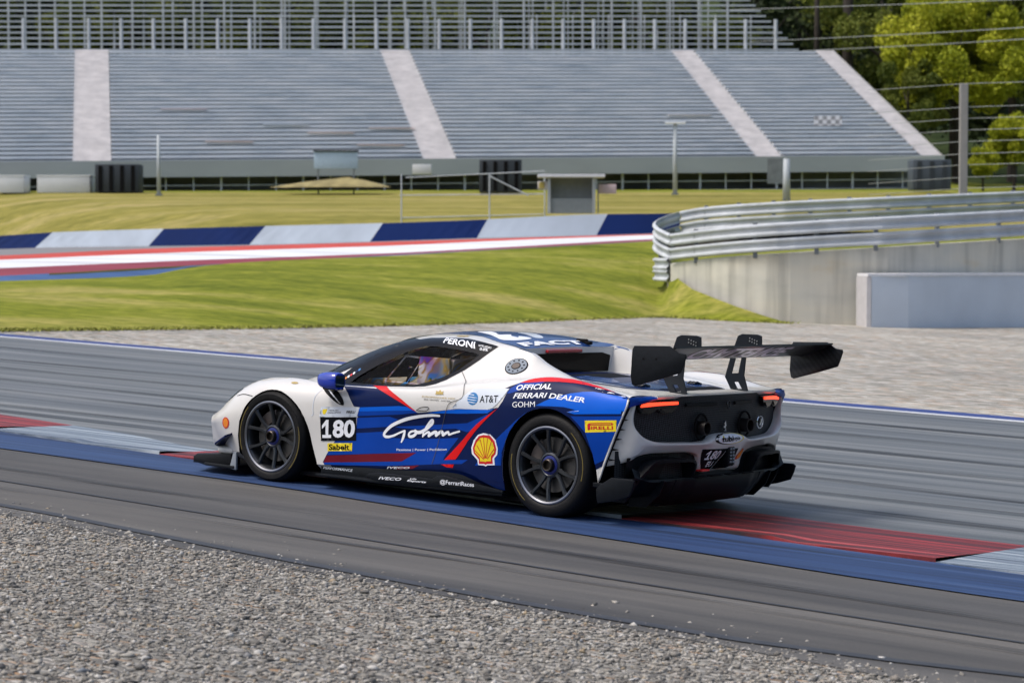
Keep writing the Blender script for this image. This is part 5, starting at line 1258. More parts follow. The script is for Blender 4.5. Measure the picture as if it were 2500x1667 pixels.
# ------------------------------------------------------------------ rear wing
wing = bpy.data.objects.new("rear_wing", None); wing.empty_display_size = .2; link(wing, car)
def wing_mat():
    m, nt, b = nodes("wing_carbon_weave"); N, L = nt.nodes, nt.links
    tc = N.new("ShaderNodeTexCoord"); mp = N.new("ShaderNodeMapping"); mp.inputs['Rotation'].default_value = (0, R(45), R(45)); L.new(tc.outputs['Object'], mp.inputs[0])
    ck = N.new("ShaderNodeTexChecker"); ck.inputs['Scale'].default_value = 60; ck.inputs['Color1'].default_value = (.003, .004, .005, 1); ck.inputs['Color2'].default_value = (.010, .012, .015, 1)
    L.new(mp.outputs[0], ck.inputs[0]); L.new(ck.outputs[0], b.inputs['Base Color']); b.inputs['Roughness'].default_value = .30; b.inputs['Specular IOR Level'].default_value = .3
    return m
WEAVE = wing_mat()
up_ = [(-.690,1.100),(-.680,1.116),(-.70,1.132),(-.76,1.150),(-.85,1.166),(-.94,1.182),(-.995,1.196),(-1.012,1.200)]
lo_ = [(-1.014,1.190),(-1.000,1.183),(-.93,1.155),(-.85,1.125),(-.78,1.100),(-.72,1.092)]
ys = np.linspace(-.955, .955, 41); bm = bmesh.new()
V = [[bm.verts.new((x, y, z + .012 * math.cos(math.pi * min(1, abs(y) / .955)) * 0)) for x, z in up_ + lo_] for y in ys]
m_ = len(up_ + lo_)
for i in range(40):
    for k in range(m_): bm.faces.new((V[i][k], V[i + 1][k], V[i + 1][(k + 1) % m_], V[i][(k + 1) % m_]))
bm.faces.new(V[0]); bm.faces.new(V[-1][::-1]); bmesh.ops.recalc_face_normals(bm, faces=bm.faces); foil = obj_bm("wing_blade", bm, WEAVE, wing, angle=50)
FB = bvh_of(foil)
def hit_under(u, x, sy=1):
    h = FB.ray_cast(Vector((x, -u, 0)), Vector((0, 0, 1)))
    return None if h[0] is None else (h[0], Vector((0, 0, -1)))
WL = mat("wing_letter_lilac", (.72, .67, .80), .35, 0, .3)
text("lettering", "CHALLENGE", [(-.62, -.995), (.55, -.995), (-.62, -.80)], WL, .003, parent=wing, hit=hit_under, bold=.03, shear=.4)
EPN = [(-.668,1.165),(-.684,1.190),(-.962,1.203),(-.982,1.192),(-1.034,1.162),(-1.087,1.158),(-1.093,1.140),(-1.075,1.085),(-1.055,1.036),(-.904,.988),(-.698,.929),(-.675,.938),(-.662,.989)]
for sy in (1, -1):
    bm = bmesh.new(); prism_bm(bm, EPN, 1, sy * .956, sy * .968, .003); ep = obj_bm("end_plate", bm, WEAVE if sy < 0 else CARBON, wing, angle=35)
    bm = bmesh.new()
    for x, z in ((-.76, 1.11), (-.86, 1.115)): box_bm(bm, (x, sy * .9690, z), (.014, .004, .014), .002)
    obj_bm("bolt", bm, MATT, ep)
PY = [(-.570,.851),(-.700,.858),(-.663,.963),(-.673,1.089),(-.735,1.150),(-.80,1.172),(-.795,1.243),(-.766,1.252),(-.640,1.250),(-.605,1.235),(-.577,1.158),(-.548,1.078),(-.510,.946)]
C1 = [(-.590,1.088),(-.560,.972),(-.620,.979),(-.642,1.090)]; C2 = [(-.583,.913),(-.612,.868),(-.655,.870),(-.622,.916)]
PYT = mat("pylon_black", (.006, .009, .014), .38, 0, 0, .1, 8, spec=.3)
for sy in (1, -1):
    P, F = tess([PY], [C1, C2], .2)
    bm = bmesh.new(); A = [bm.verts.new((p[0], sy * .362, p[1])) for p in P]
    fs = [bm.faces.new([A[i] for i in f]) for f in F]
    g = bmesh.ops.extrude_face_region(bm, geom=fs); bmesh.ops.translate(bm, verts=[v for v in g['geom'] if isinstance(v, bmesh.types.BMVert)], vec=(0, sy * .014, 0))
    bmesh.ops.recalc_face_normals(bm, faces=bm.faces); py_ = obj_bm("wing_pylon", bm, PYT, wing)
    bm = bmesh.new()
    for k in range(4):
        for z in (1.205, 1.225): box_bm(bm, (-.705 - .02 * k, sy * .380 if sy > 0 else -.360, z - .006 * k), (.007, .006, .010))
    obj_bm("bolt", bm, STEEL, py_)
# ================================================================== THINGS ROUND THE TRACK
def concrete():
    m, nt, b = nodes("wall_concrete"); N, L = nt.nodes, nt.links
    tc = N.new("ShaderNodeTexCoord"); mp = N.new("ShaderNodeMapping"); mp.inputs['Scale'].default_value = (.35, .35, .9); L.new(tc.outputs['Object'], mp.inputs[0])
    nz = N.new("ShaderNodeTexNoise"); nz.inputs['Scale'].default_value = 1.1; nz.inputs['Detail'].default_value = 7; L.new(mp.outputs[0], nz.inputs['Vector'])
    cr = multi_ramp(N, [(.30, (.44, .435, .39)), (.46, (.55, .535, .47)), (.60, (.61, .575, .48)), (.70, (.58, .48, .32))]); L.new(nz.outputs['Fac'], cr.inputs[0])
    m2 = N.new("ShaderNodeMapping"); m2.inputs['Scale'].default_value = (3.2, 3.2, .25); L.new(tc.outputs['Object'], m2.inputs[0])
    n2 = N.new("ShaderNodeTexNoise"); n2.inputs['Scale'].default_value = 1.0; n2.inputs['Detail'].default_value = 4; L.new(m2.outputs[0], n2.inputs['Vector'])
    c2 = multi_ramp(N, [(.32, (.72, .72, .72)), (.5, (1, 1, 1)), (.7, (1.08, 1.08, 1.08))]); L.new(n2.outputs['Fac'], c2.inputs[0])
    mx = N.new("ShaderNodeMixRGB"); mx.blend_type = 'MULTIPLY'; mx.inputs[0].default_value = .85; L.new(cr.outputs[0], mx.inputs[1]); L.new(c2.outputs[0], mx.inputs[2]); L.new(mx.outputs[0], b.inputs['Base Color'])
    b.inputs['Roughness'].default_value = .9; b.inputs['Specular IOR Level'].default_value = .15; return m
CONC = concrete()
GALV = mat("galvanised_steel", (.46, .49, .52), .7, 0, 0, .16, 1.5)
GALVD = mat("galvanised_post", (.20, .22, .24), .5, .5, 0, .2, 2)
# retaining wall
WPX = [1638] + [float(v) for v in range(1660, 3401, 30)]
f_wD = pchip([1600, 1800, 1934, 2126, 2500, 2900, 3400], [62.5, 58.6, 57.9, 57.9, 61.8, 66.5, 73])
f_wT = pchip([1600, 1640, 1700, 1800, 2000, 2126, 2500, 3000, 3400], [661, 645, 636, 626, 613, 605.5, 583, 559, 541])
def strip_solid(name, pxs, top, bot, D, th, m, parent=None, bev=0):
    """a wall that follows a curve, top/bottom heights given, thickness away from the track"""
    V, F = [], []
    for px in pxs:
        a = at(px, top(px), D(px)); z0 = bot(px)
        n = Vector((-.15, 1, 0)).normalized() * th
        V += [a, a + n, Vector((a.x, a.y, z0)) + n, Vector((a.x, a.y, z0))]
    for i in range(len(pxs) - 1):
        for k in range(4): F.append((4*i+k, 4*i+(k+1) % 4, 4*i+4+(k+1) % 4, 4*i+4+k))
    F += [(0, 3, 2, 1), tuple(4 * (len(pxs) - 1) + k for k in range(4))]
    o = obj(name, V, F, m, parent); return o
wall = strip_solid("retaining_wall", WPX, f_wT, lambda px: -1.6, f_wD, .45, CONC)
tag(wall, "long pale concrete retaining wall stained near its foot, carrying the steel guardrail", "wall")
back = [[at(px, f_wT(px) + 1, f_wD(px) + .4 + d_) + Vector((0, 0, h_)) for px in WPX] for d_, h_ in ((0, 0), (3, .1), (8, .25), (14, .4))]
grid_obj("wall_top_grass", back, GRASS, kind='structure')
# grey padded block in front of the wall
blk = empty("barrier_block", at(2310, 795, 58.5)); tag(blk, "plain blue-grey padded barrier block with a white top edge standing against the concrete wall", "barrier block")
PADB = mat("pad_blue_grey", (.56, .62, .69), .6, 0, 0, .06, .8)
fbD = lambda px: f_wD(px) - 1.1
fbT = lambda px: 668.5 - (px - 2115) * .004
def local(o, vs): return [tuple(Vector(v) - o.location) for v in vs]
def block_part(name, px0, px1, t0, t1, m, extra=0.0):
    V, F = [], []; pxs = np.linspace(px0, px1, 14)
    for px in pxs:
        px = float(px); b = plane_pt(px, 795 + extra * 0, 0); D = fbD(px)
        tz = at(px, fbT(px), D).z; bz = -.9
        p = at(px, 700, D); z1 = bz + (tz - bz) * t1; z0 = bz + (tz - bz) * t0
        n = Vector((-.15, 1, 0)).normalized() * (.85 + extra)
        q = Vector((p.x, p.y - extra, 0))
        V += [q + Vector((0, 0, z1)), q + n + Vector((0, 0, z1)), q + n + Vector((0, 0, z0)), q + Vector((0, 0, z0))]
    for i in range(len(pxs) - 1):
        for k in range(4): F.append((4*i+k, 4*i+(k+1) % 4, 4*i+4+(k+1) % 4, 4*i+4+k))
    F += [(0, 3, 2, 1), tuple(4 * (len(pxs) - 1) + k for k in range(4))]
    return obj(name, local(blk, V), F, m, blk)
block_part("pad_face", 2128, 3300, 0, .965, PADB)
block_part("top_cap", 2118, 3300, .966, 1.0, mat("cap_white", (.72, .72, .74), .5), .03)
block_part("end_cap", 2116, 2127, 0, .962, mat("end_cap_grey", (.50, .49, .50), .6), .01)
# guardrails (W-beam)
WB = [(0, .155), (-.035, .150), (-.080, .120), (-.080, .085), (-.020, .040), (-.020, -.040), (-.080, -.085), (-.080, -.120), (-.035, -.150), (0, -.155)]
def rail(name, pts, m, parent, th=.006):
    P3 = [Vector(p) for p in pts]; bm = bmesh.new(); V = []
    for i, p in enumerate(P3):
        a = P3[min(i + 1, len(P3) - 1)] - P3[max(i - 1, 0)]; n = Vector((-a.y, a.x, 0)).normalized()
        V.append([bm.verts.new(p + n * (dn) + Vector((0, 0, dz)) - parent.location) for dn, dz in WB])
    for i in range(len(V) - 1):
        for k in range(len(WB) - 1): bm.faces.new((V[i][k], V[i][k + 1], V[i + 1][k + 1], V[i + 1][k]))
    o = obj_bm(name, bm, m, parent, smooth=False)
    sm = o.modifiers.new("th", 'SOLIDIFY'); sm.thickness = th
    return o
def guard(label, px0, px1, topf, Df, nbeam, pitch, nose, posts):
    g = empty("guardrail", at((px0 + px1) / 2, topf(min(px1, 2400)), Df(min(px1, 2400)))); tag(g, label, "guardrail", "steel guardrails along the concrete wall")
    pxs = np.linspace(px0, px1, 40)
    for b in range(nbeam):
        pts = [at(px, topf(px), Df(px)) + Vector((0, 0, -.165 - b * pitch)) for px in pxs]
        rail("rail", pts, GALV, g)
    for px in posts:
        p = at(px, topf(px), Df(px)); bm = bmesh.new(); box_bm(bm, p - g.location + Vector((0, .12, -.40)), (.10, .14, .86), .006)
        obj_bm("post", bm, GALVD, g)
    return g
f_rT = pchip([1600, 1640, 1692, 1800, 2000, 2126, 2500, 3000, 3400], [575, 570, 563, 551, 537, 530, 511, 486, 468])
f_rD = lambda px: f_wD(px) - .12
guard("front two-beam steel guardrail bolted along the top of the concrete wall", 1640, 3300, f_rT, f_rD, 2, .37, True, [1700, 1845, 1995, 2140, 2290, 2440, 2600])
f_qT = pchip([1640, 1712, 1883, 2138, 2500, 3000, 3400], [520, 506, 493, 481, 466, 446, 430])
f_qD = lambda px: f_wD(px) + 4.5
guard("rear two-beam steel guardrail running behind and above the front one", 1665, 3300, f_qT, f_qD, 2, .34, True, [1725, 1805, 1890, 1980, 2075, 2170, 2270, 2370, 2475, 2600])
# rounded nose joining the two rails
g = empty("guardrail_nose", at(1625, 580, 62)); tag(g, "rounded bundled end of the steel guardrails beside the blue barrier", "guardrail end")
A0 = at(1640, 0, 60.9); B0 = at(1665, 0, 66.2)
za = at(1640, f_rT(1640), f_rD(1640)).z; zb = at(1665, f_qT(1665), f_qD(1665)).z
a2 = Vector((at(1640, 0, f_rD(1640)).x, at(1640, 0, f_rD(1640)).y, 0)); b2 = Vector((at(1665, 0, f_qD(1665)).x, at(1665, 0, f_qD(1665)).y, 0))
for b in range(2):
    pts = []
    for t in np.linspace(0, 1, 13):
        t = float(t); c_ = a2.lerp(b2, t) + Vector((-.55 * math.sin(math.pi * t), 0, 0)); z = za + (zb - za) * t
        pts.append((c_.x, c_.y, z - .165 - b * .38))
    rail("rail", pts[::-1], GALV, g)
for b in range(2):
    pts = []
    for t in np.linspace(0, .55, 9):
        t = float(t); c_ = a2.lerp(b2, t) + Vector((-.5 * math.sin(math.pi * t) - .05, -.1, 0))
        pts.append((c_.x, c_.y, za - .80 - b * .30))
    rail("rail", pts[::-1], GALV, g)
for t in (.15, .5, .85):
    c_ = a2.lerp(b2, t) + Vector((-.42 * math.sin(math.pi * t), 0, 0)); bm = bmesh.new(); box_bm(bm, Vector((c_.x, c_.y, za - .55)) - g.location, (.11, .11, 1.3)); obj_bm("post", bm, GALVD, g)
# navy and white padded barrier along the upper track
bar = empty("padded_barrier", at(800, 600, 95)); tag(bar, "low padded crash barrier striped navy and pale grey in slanted blocks along the upper track", "crash barrier")
NVB = mat("barrier_navy", (.003, .018, .105), .6, 0, 0, .15, .3, spec=.15); WHB = mat("barrier_pale", (.46, .53, .62), .6, 0, 0, .12, .4, spec=.2)
cutsT = [-2180, -1700, -1200, -620, -150, 128, 400, 648, 935, 1190, 1483, 1660]; cutsB = [-2220, -1740, -1230, -660, -190, 85, 362, 608, 903, 1164, 1456, 1660]
for i in range(len(cutsT) - 1):
    n = 8; V, F = [], []
    for k in range(n + 1):
        pt = cutsT[i] + (cutsT[i + 1] - cutsT[i]) * k / n; pb = cutsB[i] + (cutsB[i + 1] - cutsB[i]) * k / n
        a = at(pt, f_barT(pt), f_barD(pt)); b = at(pb, f_barB(pb) + .5, f_barD(pb)); nn = Vector((-.25, 1, 0)) * .6
        V += [a, a + nn, b + nn, b]
    V = local(bar, V)
    for k in range(n):
        for j in range(4): F.append((4*k+j, 4*k+(j+1) % 4, 4*k+4+(j+1) % 4, 4*k+4+j))
    F += [(0, 3, 2, 1), tuple(4 * n + j for j in range(4))]
    obj("navy_panel" if i % 2 == 0 else "pale_panel", V, F, NVB if i % 2 == 0 else WHB, bar)
# ------------------------------------------------------------------ grandstand
FL, FR_, TL, TR = at(0, 398.6, 155), at(2301, 382.7, 166), at(29, 120, 178), at(2030, 122, 190)
def SP(s, t): return FL.lerp(FR_, s).lerp(TL.lerp(TR, s), t)
stand = empty("grandstand", Vector((SP(.5, 0).x, SP(.5, 0).y, 2.6))); tag(stand, "empty grey open-air grandstand of long bench rows with pale stair aisles", "grandstand")
SL = lambda vs: [tuple(Vector(v) - stand.location) for v in vs]
def bench_mat():
    m, nt, b = nodes("bench_aluminium"); N, L = nt.nodes, nt.links
    tc = N.new("ShaderNodeTexCoord"); mp = N.new("ShaderNodeMapping"); mp.inputs['Scale'].default_value = (.22, 1.1, 1.9); L.new(tc.outputs['Object'], mp.inputs[0])
    nz = N.new("ShaderNodeTexNoise"); nz.inputs['Scale'].default_value = 1.0; nz.inputs['Detail'].default_value = 5; nz.inputs['Roughness'].default_value = .65; L.new(mp.outputs[0], nz.inputs['Vector'])
    cr = multi_ramp(N, [(.28, (.44, .50, .55)), (.45, (.60, .65, .69)), (.58, (.70, .73, .75)), (.72, (.82, .84, .86))]); L.new(nz.outputs['Fac'], cr.inputs[0])
    L.new(cr.outputs[0], b.inputs['Base Color']); b.inputs['Roughness'].default_value = .55; return m
BENCH = bench_mat(); DECK = mat("stand_deck_dark", (.16, .175, .19), .8, 0, 0, .2, .5); STAIR = mat("stair_pale", (.72, .69, .67), .7, 0, 0, .12, 1.2)
def s_of(px, t):
    lo, hi = -.5, 1.6
    for _ in range(40):
        m_ = (lo + hi) / 2; p = SP(m_, t) - CAM; q = CX + FPX * p.x / p.dot(FW)
        if q < px: lo = m_
        else: hi = m_
    return lo
AISLE = [(s_of(177, 0), s_of(272, 0)), (s_of(1036, 0), s_of(1118, 0)), (s_of(1852, 0), s_of(1916, 0))]
S0, S1 = -.30, 1.0
NR = 29
gaps = [S0] + [v for a in AISLE for v in a] + [S1 - .022]
dep = (SP(0, 1) - SP(0, 0)); dep.z = 0; dep.normalize()
V, F = [], []
for k in range(NR + 1):
    t = k / NR
    for s in (S0, S1):
        p = SP(s, t); V.append(p - Vector((0, 0, .42))); 
        q = SP(s, min(1, (k + 1) / NR)); V.append(Vector((q.x, q.y, p.z - .42)))
V2 = []
for k in range(NR + 1):
    a, a2_, b, b2_ = V[4*k:4*k+4]; V2 += [a, b, a2_, b2_]
for i in range(2 * (NR + 1) - 1): F.append((2*i, 2*i+1, 2*i+3, 2*i+2))
obj("terrace", SL(V2), F, DECK, stand)
for k in range(NR):
    t = (k + .45) / NR; bm = bmesh.new()
    for i in range(0, len(gaps), 2):
        s0, s1 = gaps[i] + (.0005 if i else 0), gaps[i + 1]
        a, b = SP(s0, t), SP(s1, t); zr = (SP(.5, 1).z - SP(.5, 0).z) / NR
        c = [a, b, b + dep * .40, a + dep * .40]
        top = [bm.verts.new(p - stand.location + Vector((0, 0, .02))) for p in c]
        lowv = [bm.verts.new(p - stand.location + Vector((0, 0, .02 - zr * .60))) for p in c]
        bm.faces.new(top[::-1]); bm.faces.new(lowv)
        for j in range(4): bm.faces.new((top[j], top[(j + 1) % 4], lowv[(j + 1) % 4], lowv[j]))
    obj_bm("seat_row", bm, BENCH, stand)
def aisle(s0, s1, m):
    V, F = [], []
    for k in range(2 * NR + 1):
        t = k / (2 * NR)
        for s in (s0, s1):
            p = SP(s, t); q = SP(s, min(1, (k + 1) / (2 * NR))); V += [p - Vector((0, 0, .06)), Vector((q.x, q.y, p.z - .06))]
    V2 = []
    for k in range(2 * NR + 1):
        a, a2_, b, b2_ = V[4*k:4*k+4]; V2 += [a, b, a2_, b2_]
    for i in range(2 * (2 * NR + 1) - 1): F.append((2*i, 2*i+1, 2*i+3, 2*i+2))
    return obj("stair_aisle", SL(V2), F, m, stand)
for a, b in AISLE: aisle(a, b, STAIR)
aisle(S1 - .021, S1 + .004, STAIR)
def bar_between(bm, a, b, w_, o): 
    tube_bm(bm, [Vector(a) - o, Vector(b) - o], w_, 4)
FASC = mat("fascia_grey", (.34, .37, .40), .6, 0, 0, .1, .4, stretch=(.3, 1, 1))
V = []
for s in (S0, S1 + .002):
    p = SP(s, 0) - dep * .1; V += [p + Vector((0, 0, .10)), p + Vector((0, 0, -1.0)), p + dep * .12 + Vector((0, 0, .10)), p + dep * .12 + Vector((0, 0, -1.0))]
obj("front_fascia", SL(V), [(0, 1, 5, 4), (2, 6, 7, 3), (0, 4, 6, 2), (1, 3, 7, 5), (4, 5, 7, 6), (0, 2, 3, 1)], FASC, stand)
V = []
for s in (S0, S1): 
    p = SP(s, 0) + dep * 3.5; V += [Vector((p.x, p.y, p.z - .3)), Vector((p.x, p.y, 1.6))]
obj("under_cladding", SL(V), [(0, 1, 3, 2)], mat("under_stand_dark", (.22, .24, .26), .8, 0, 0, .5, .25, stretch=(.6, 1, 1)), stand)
PIPEM = mat("scaffold_pipe", (.52, .55, .58), .5, .1, 0, .15, 1)
for i in range(46):
    s = S0 + (S1 - S0) * (i + .5) / 46; p = SP(s, 0) + dep * .5; bm = bmesh.new()
    tube_bm(bm, [Vector((p.x, p.y, 1.8)) - stand.location, Vector((p.x, p.y, p.z - .3)) - stand.location], .05 + .03 * (i % 3 == 0), 6); obj_bm("support_post", bm, PIPEM, stand)
for h in (.55, 1.15, 1.8):
    bm = bmesh.new(); a, b = SP(S0, 0) + dep * .45, SP(S1, 0) + dep * .45
    tube_bm(bm, [Vector((a.x, a.y, a.z - 1.0 - h)) - stand.location, Vector((b.x, b.y, b.z - 1.0 - h)) - stand.location], .035, 6); obj_bm("under_rail", bm, PIPEM, stand)
# a few odd seats: coloured boards on benches and a chequered patch
for px, t, c in ((450, .40, (.68, .56, .58)), (560, .15, (.66, .50, .44)), (810, .2, (.66, .52, .46)), (960, .23, (.66, .52, .46)), (930, .12, (.68, .50, .42)), (700, .27, (.5, .55, .6)), (1690, .33, (.62, .58, .56))):
    s = s_of(px, t); p = SP(s, round(t * NR) / NR + .45 / NR); bm = bmesh.new(); box_bm(bm, p - stand.location + Vector((0, -.05, .04)), (3.2, .34, .05), 0, Matrix.Rotation(math.atan2(FR_.y - FL.y, FR_.x - FL.x), 3, 'Z')); obj_bm("bench_board", bm, mat("board_%d" % px, c, .6), stand)
def chequer_mat():
    m, nt, b = nodes("chequered_board"); tc = nt.nodes.new("ShaderNodeTexCoord"); ck = nt.nodes.new("ShaderNodeTexChecker"); ck.inputs['Scale'].default_value = 3.3
    ck.inputs['Color1'].default_value = (.25, .25, .26, 1); ck.inputs['Color2'].default_value = (.60, .60, .62, 1); nt.links.new(tc.outputs['Object'], ck.inputs[0]); nt.links.new(ck.outputs[0], b.inputs['Base Color']); return m
p = SP(s_of(2020, .27), .27) - stand.location; bm = bmesh.new(); box_bm(bm, p + Vector((0, -.3, .30)), (2.0, .06, .7)); obj_bm("chequered_sign", bm, chequer_mat(), stand)
# ------------------------------------------------------------------ open upper tier behind
BL_, BR_, UL_, UR_ = at(-700, 120, 181), at(1950, 120, 193), at(-700, -120, 205), at(1715, -120, 216)
def UP_(s, t): return BL_.lerp(BR_, s).lerp(UL_.lerp(UR_, s), t)
tier = empty("scaffold_tier", Vector((UP_(.6, 0).x, UP_(.6, 0).y, 4.0))); tag(tier, "open scaffold upper tier of bare steel posts and planks above the grandstand", "scaffold")
TLv = lambda v: Vector(v) - tier.location
PLNK = mat("scaffold_plank", (.56, .59, .62), .5, .3, 0, .2, .5, stretch=(.3, 1, 1))
for k in range(20):
    t = k / 19; a, b = UP_(0, t), UP_(1, t); bm = bmesh.new(); d_ = (b - a).normalized(); n_ = Vector((-d_.y, d_.x, 0)).normalized()
    vs = [bm.verts.new(TLv(p)) for p in (a, b, b + n_ * .25, a + n_ * .25)]; lo = [bm.verts.new(TLv(p) - Vector((0, 0, .13))) for p in (a, b, b + n_ * .25, a + n_ * .25)]
    bm.faces.new(vs); bm.faces.new(lo[::-1])
    for j in range(4): bm.faces.new((vs[j], lo[j], lo[(j + 1) % 4], vs[(j + 1) % 4]))
    bmesh.ops.recalc_face_normals(bm, faces=bm.faces); obj_bm("plank_row", bm, PLNK, tier)
NP = 34
for i in range(NP):
    s = (i + .3) / NP
    for t, w_ in ((.02, .15), (.5, .10), (.97, .10)):
        p = UP_(s, t); bm = bmesh.new(); tube_bm(bm, [TLv((p.x, p.y, 3.0)), TLv((p.x, p.y, p.z + (2.2 if t < .1 else .8)))], w_, 6); obj_bm("scaffold_post", bm, PIPEM, tier)
for i in range(40):          # denser uprights over the right half
    s = .52 + .47 * i / 40; p = UP_(s, .25 + .2 * (i % 3)); bm = bmesh.new(); tube_bm(bm, [TLv((p.x, p.y, 6.0)), TLv((p.x, p.y, p.z + .6))], .045, 5); obj_bm("thin_upright", bm, PIPEM, tier)
# ------------------------------------------------------------------ things standing between the upper track and the stand
def standing_box(name, px, py_bot, D, w_, h, dp, m, label, cat, bev=.03, group=None, parts=None):
    p = at(px, py_bot, D); bm = bmesh.new(); box_bm(bm, (0, dp / 2, h / 2), (w_, dp, h), bev); o = obj_bm(name, bm, m, angle=40); o.location = p; tag(o, label, cat, group); 
    return o
WBOX = mat("white_container", (.60, .62, .64), .55, 0, 0, .06, .8)
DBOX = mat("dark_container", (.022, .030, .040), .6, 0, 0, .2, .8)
def ribs(o, w_, h, n, m):
    bm = bmesh.new()
    for i in range(n): box_bm(bm, (-w_ / 2 + w_ * (i + .5) / n, -.03, h / 2), (w_ / n * .35, .05, h * .9))
    bm2 = obj_bm("door_panel", bm, m, o); return bm2
for px, w_, lab in ((25, 1.7, "white container at the far left edge below the grandstand"), (155, 3.3, "white container beside the dark portal below the grandstand")):
    o = standing_box("white_container", px, 471, 149, w_, 1.05, 2.0, WBOX, lab, "container", group="white containers below the grandstand")
    bm = bmesh.new(); box_bm(bm, (0, 1.0, 1.07), (w_ * 1.02, 2.06, .06), .01); obj_bm("lid", bm, LETTER, o)
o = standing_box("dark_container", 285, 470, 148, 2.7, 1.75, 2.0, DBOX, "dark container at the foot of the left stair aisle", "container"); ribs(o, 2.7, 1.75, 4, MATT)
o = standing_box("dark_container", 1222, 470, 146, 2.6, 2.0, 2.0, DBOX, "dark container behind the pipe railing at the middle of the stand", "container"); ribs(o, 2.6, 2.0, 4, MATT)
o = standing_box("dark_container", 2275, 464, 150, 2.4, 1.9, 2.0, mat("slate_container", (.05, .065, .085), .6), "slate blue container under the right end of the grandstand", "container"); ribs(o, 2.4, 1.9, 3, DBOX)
o = standing_box("dark_door", 1892, 447, 152, .85, 1.5, .4, MATT, "tall dark doorway box below the right stair aisle", "door"); bm = bmesh.new(); box_bm(bm, (0, -.02, .76), (.98, .05, 1.6)); obj_bm("door_frame", bm, GALVD, o)
o = standing_box("info_sign", 820, 412, 147, 2.7, 1.05, .15, mat("sign_pale_blue", (.38, .50, .62), .5, 0, 0, .05), "pale blue sign board hung at the foot of the stand by the dirt mound", "sign", .01)
bm = bmesh.new()
for sx in (-1.1, 1.1): tube_bm(bm, [(sx, .1, 0), (sx, .1, -1.6)], .05, 6)
obj_bm("sign_posts", bm, GALVD, o)
bm = bmesh.new(); box_bm(bm, (0, .05, 1.09), (2.8, .3, .07)); obj_bm("sign_hood", bm, MATT, o)
standing_box("white_cabinet", 1030, 425, 150, 1.2, .6, .8, WBOX, "small white cabinet left of the dark middle container", "cabinet")
# dirt mound
bm = bmesh.new(); n = 22
rings = []
for j in range(7):
    t = j / 6; rings.append([bm.verts.new((3.4 * (1 - t) * math.cos(2 * math.pi * k / n) * (1 + .2 * math.sin(3 * k)) + .8 * t, 1.6 * (1 - t) * math.sin(2 * math.pi * k / n), 0.62 * (t ** .8) * (1 + .06 * math.sin(5 * k + j)))) for k in range(n)])
for j in range(6):
    for k in range(n): bm.faces.new((rings[j][k], rings[j][(k + 1) % n], rings[j + 1][(k + 1) % n], rings[j + 1][k]))
mo = obj_bm("dirt_mound", bm, mat("dirt_brown", (.25, .21, .09), .95, 0, 0, .35, 1.2, .5, 6), smooth=True); mo.location = at(820, 458, 146); tag(mo, "low mound of brown earth below the pale blue sign", "mound")
# marshal shelter with banner and railing
sh = empty("marshal_post", at(1395, 521, 96)); tag(sh, "small grey marshal shelter with a flat white roof behind the striped barrier", "shelter")
bm = bmesh.new(); box_bm(bm, (0, 1.0, .72), (1.9, .08, 1.44)); box_bm(bm, (-.9, .5, .72), (.08, 1.0, 1.44)); box_bm(bm, (.9, .5, .72), (.08, 1.0, 1.44)); obj_bm("shelter_wall", bm, mat("shelter_grey", (.30, .33, .36), .6, .2), sh)
bm = bmesh.new()
for sx in (-.9, .9): box_bm(bm, (sx, 0, .72), (.12, .12, 1.44))
obj_bm("shelter_post", bm, mat("shelter_post_grey", (.42, .45, .48), .5, .3), sh)
bm = bmesh.new(); box_bm(bm, (0, .5, 1.50), (2.7, 1.5, .12), .02); obj_bm("roof", bm, mat("shelter_roof_white", (.66, .67, .72), .5), sh)
bm = bmesh.new(); box_bm(bm, (0, .06, .30), (1.7, .06, .60)); obj_bm("front_panel", bm, mat("shelter_panel", (.22, .25, .28), .6), sh)
bn = standing_box("banner", 1370, 463, 97, 1.9, .34, .05, mat("banner_white", (.66, .65, .70), .6), "white banner strip fixed along the marshal shelter roof", "banner", .005)
bm = bmesh.new(); box_bm(bm, (-.80, -.004, .17), (.22, .05, .26)); obj_bm("banner_patch", bm, mat("banner_yellow", (.5, .42, .12), .6), bn)
fl = standing_box("flag", 1482, 473, 97, .75, .38, .03, mat("flag_pink", (.66, .52, .55), .7), "small pinkish flag board right of the marshal shelter", "flag", .005)
bm = bmesh.new(); tube_bm(bm, [(-.36, .015, .4), (-.36, .015, -.8)], .025, 6); obj_bm("flag_pole", bm, GALVD, fl)
rl = empty("pipe_railing", at(1140, 530, 98)); tag(rl, "grey pipe railing standing in the dry grass left of the marshal shelter", "railing")
def rp(px, py, D=98): return at(px, py, D) - rl.location
for a, b in (((975, 477), (1330, 474)), ((980, 532), (1330, 523)), ((990, 434), (1330, 418))):
    bm = bmesh.new(); tube_bm(bm, [rp(*a), rp(*b)], .022, 6); obj_bm("rail", bm, GALV, rl)
for px in (980, 1195, 1330):
    bm = bmesh.new(); tube_bm(bm, [rp(px, 545), rp(px, 425)], .03, 6); obj_bm("post", bm, GALV, rl)
bm = bmesh.new(); tube_bm(bm, [rp(1195, 430), rp(1290, 478)], .03, 6); obj_bm("brace", bm, GALV, rl)
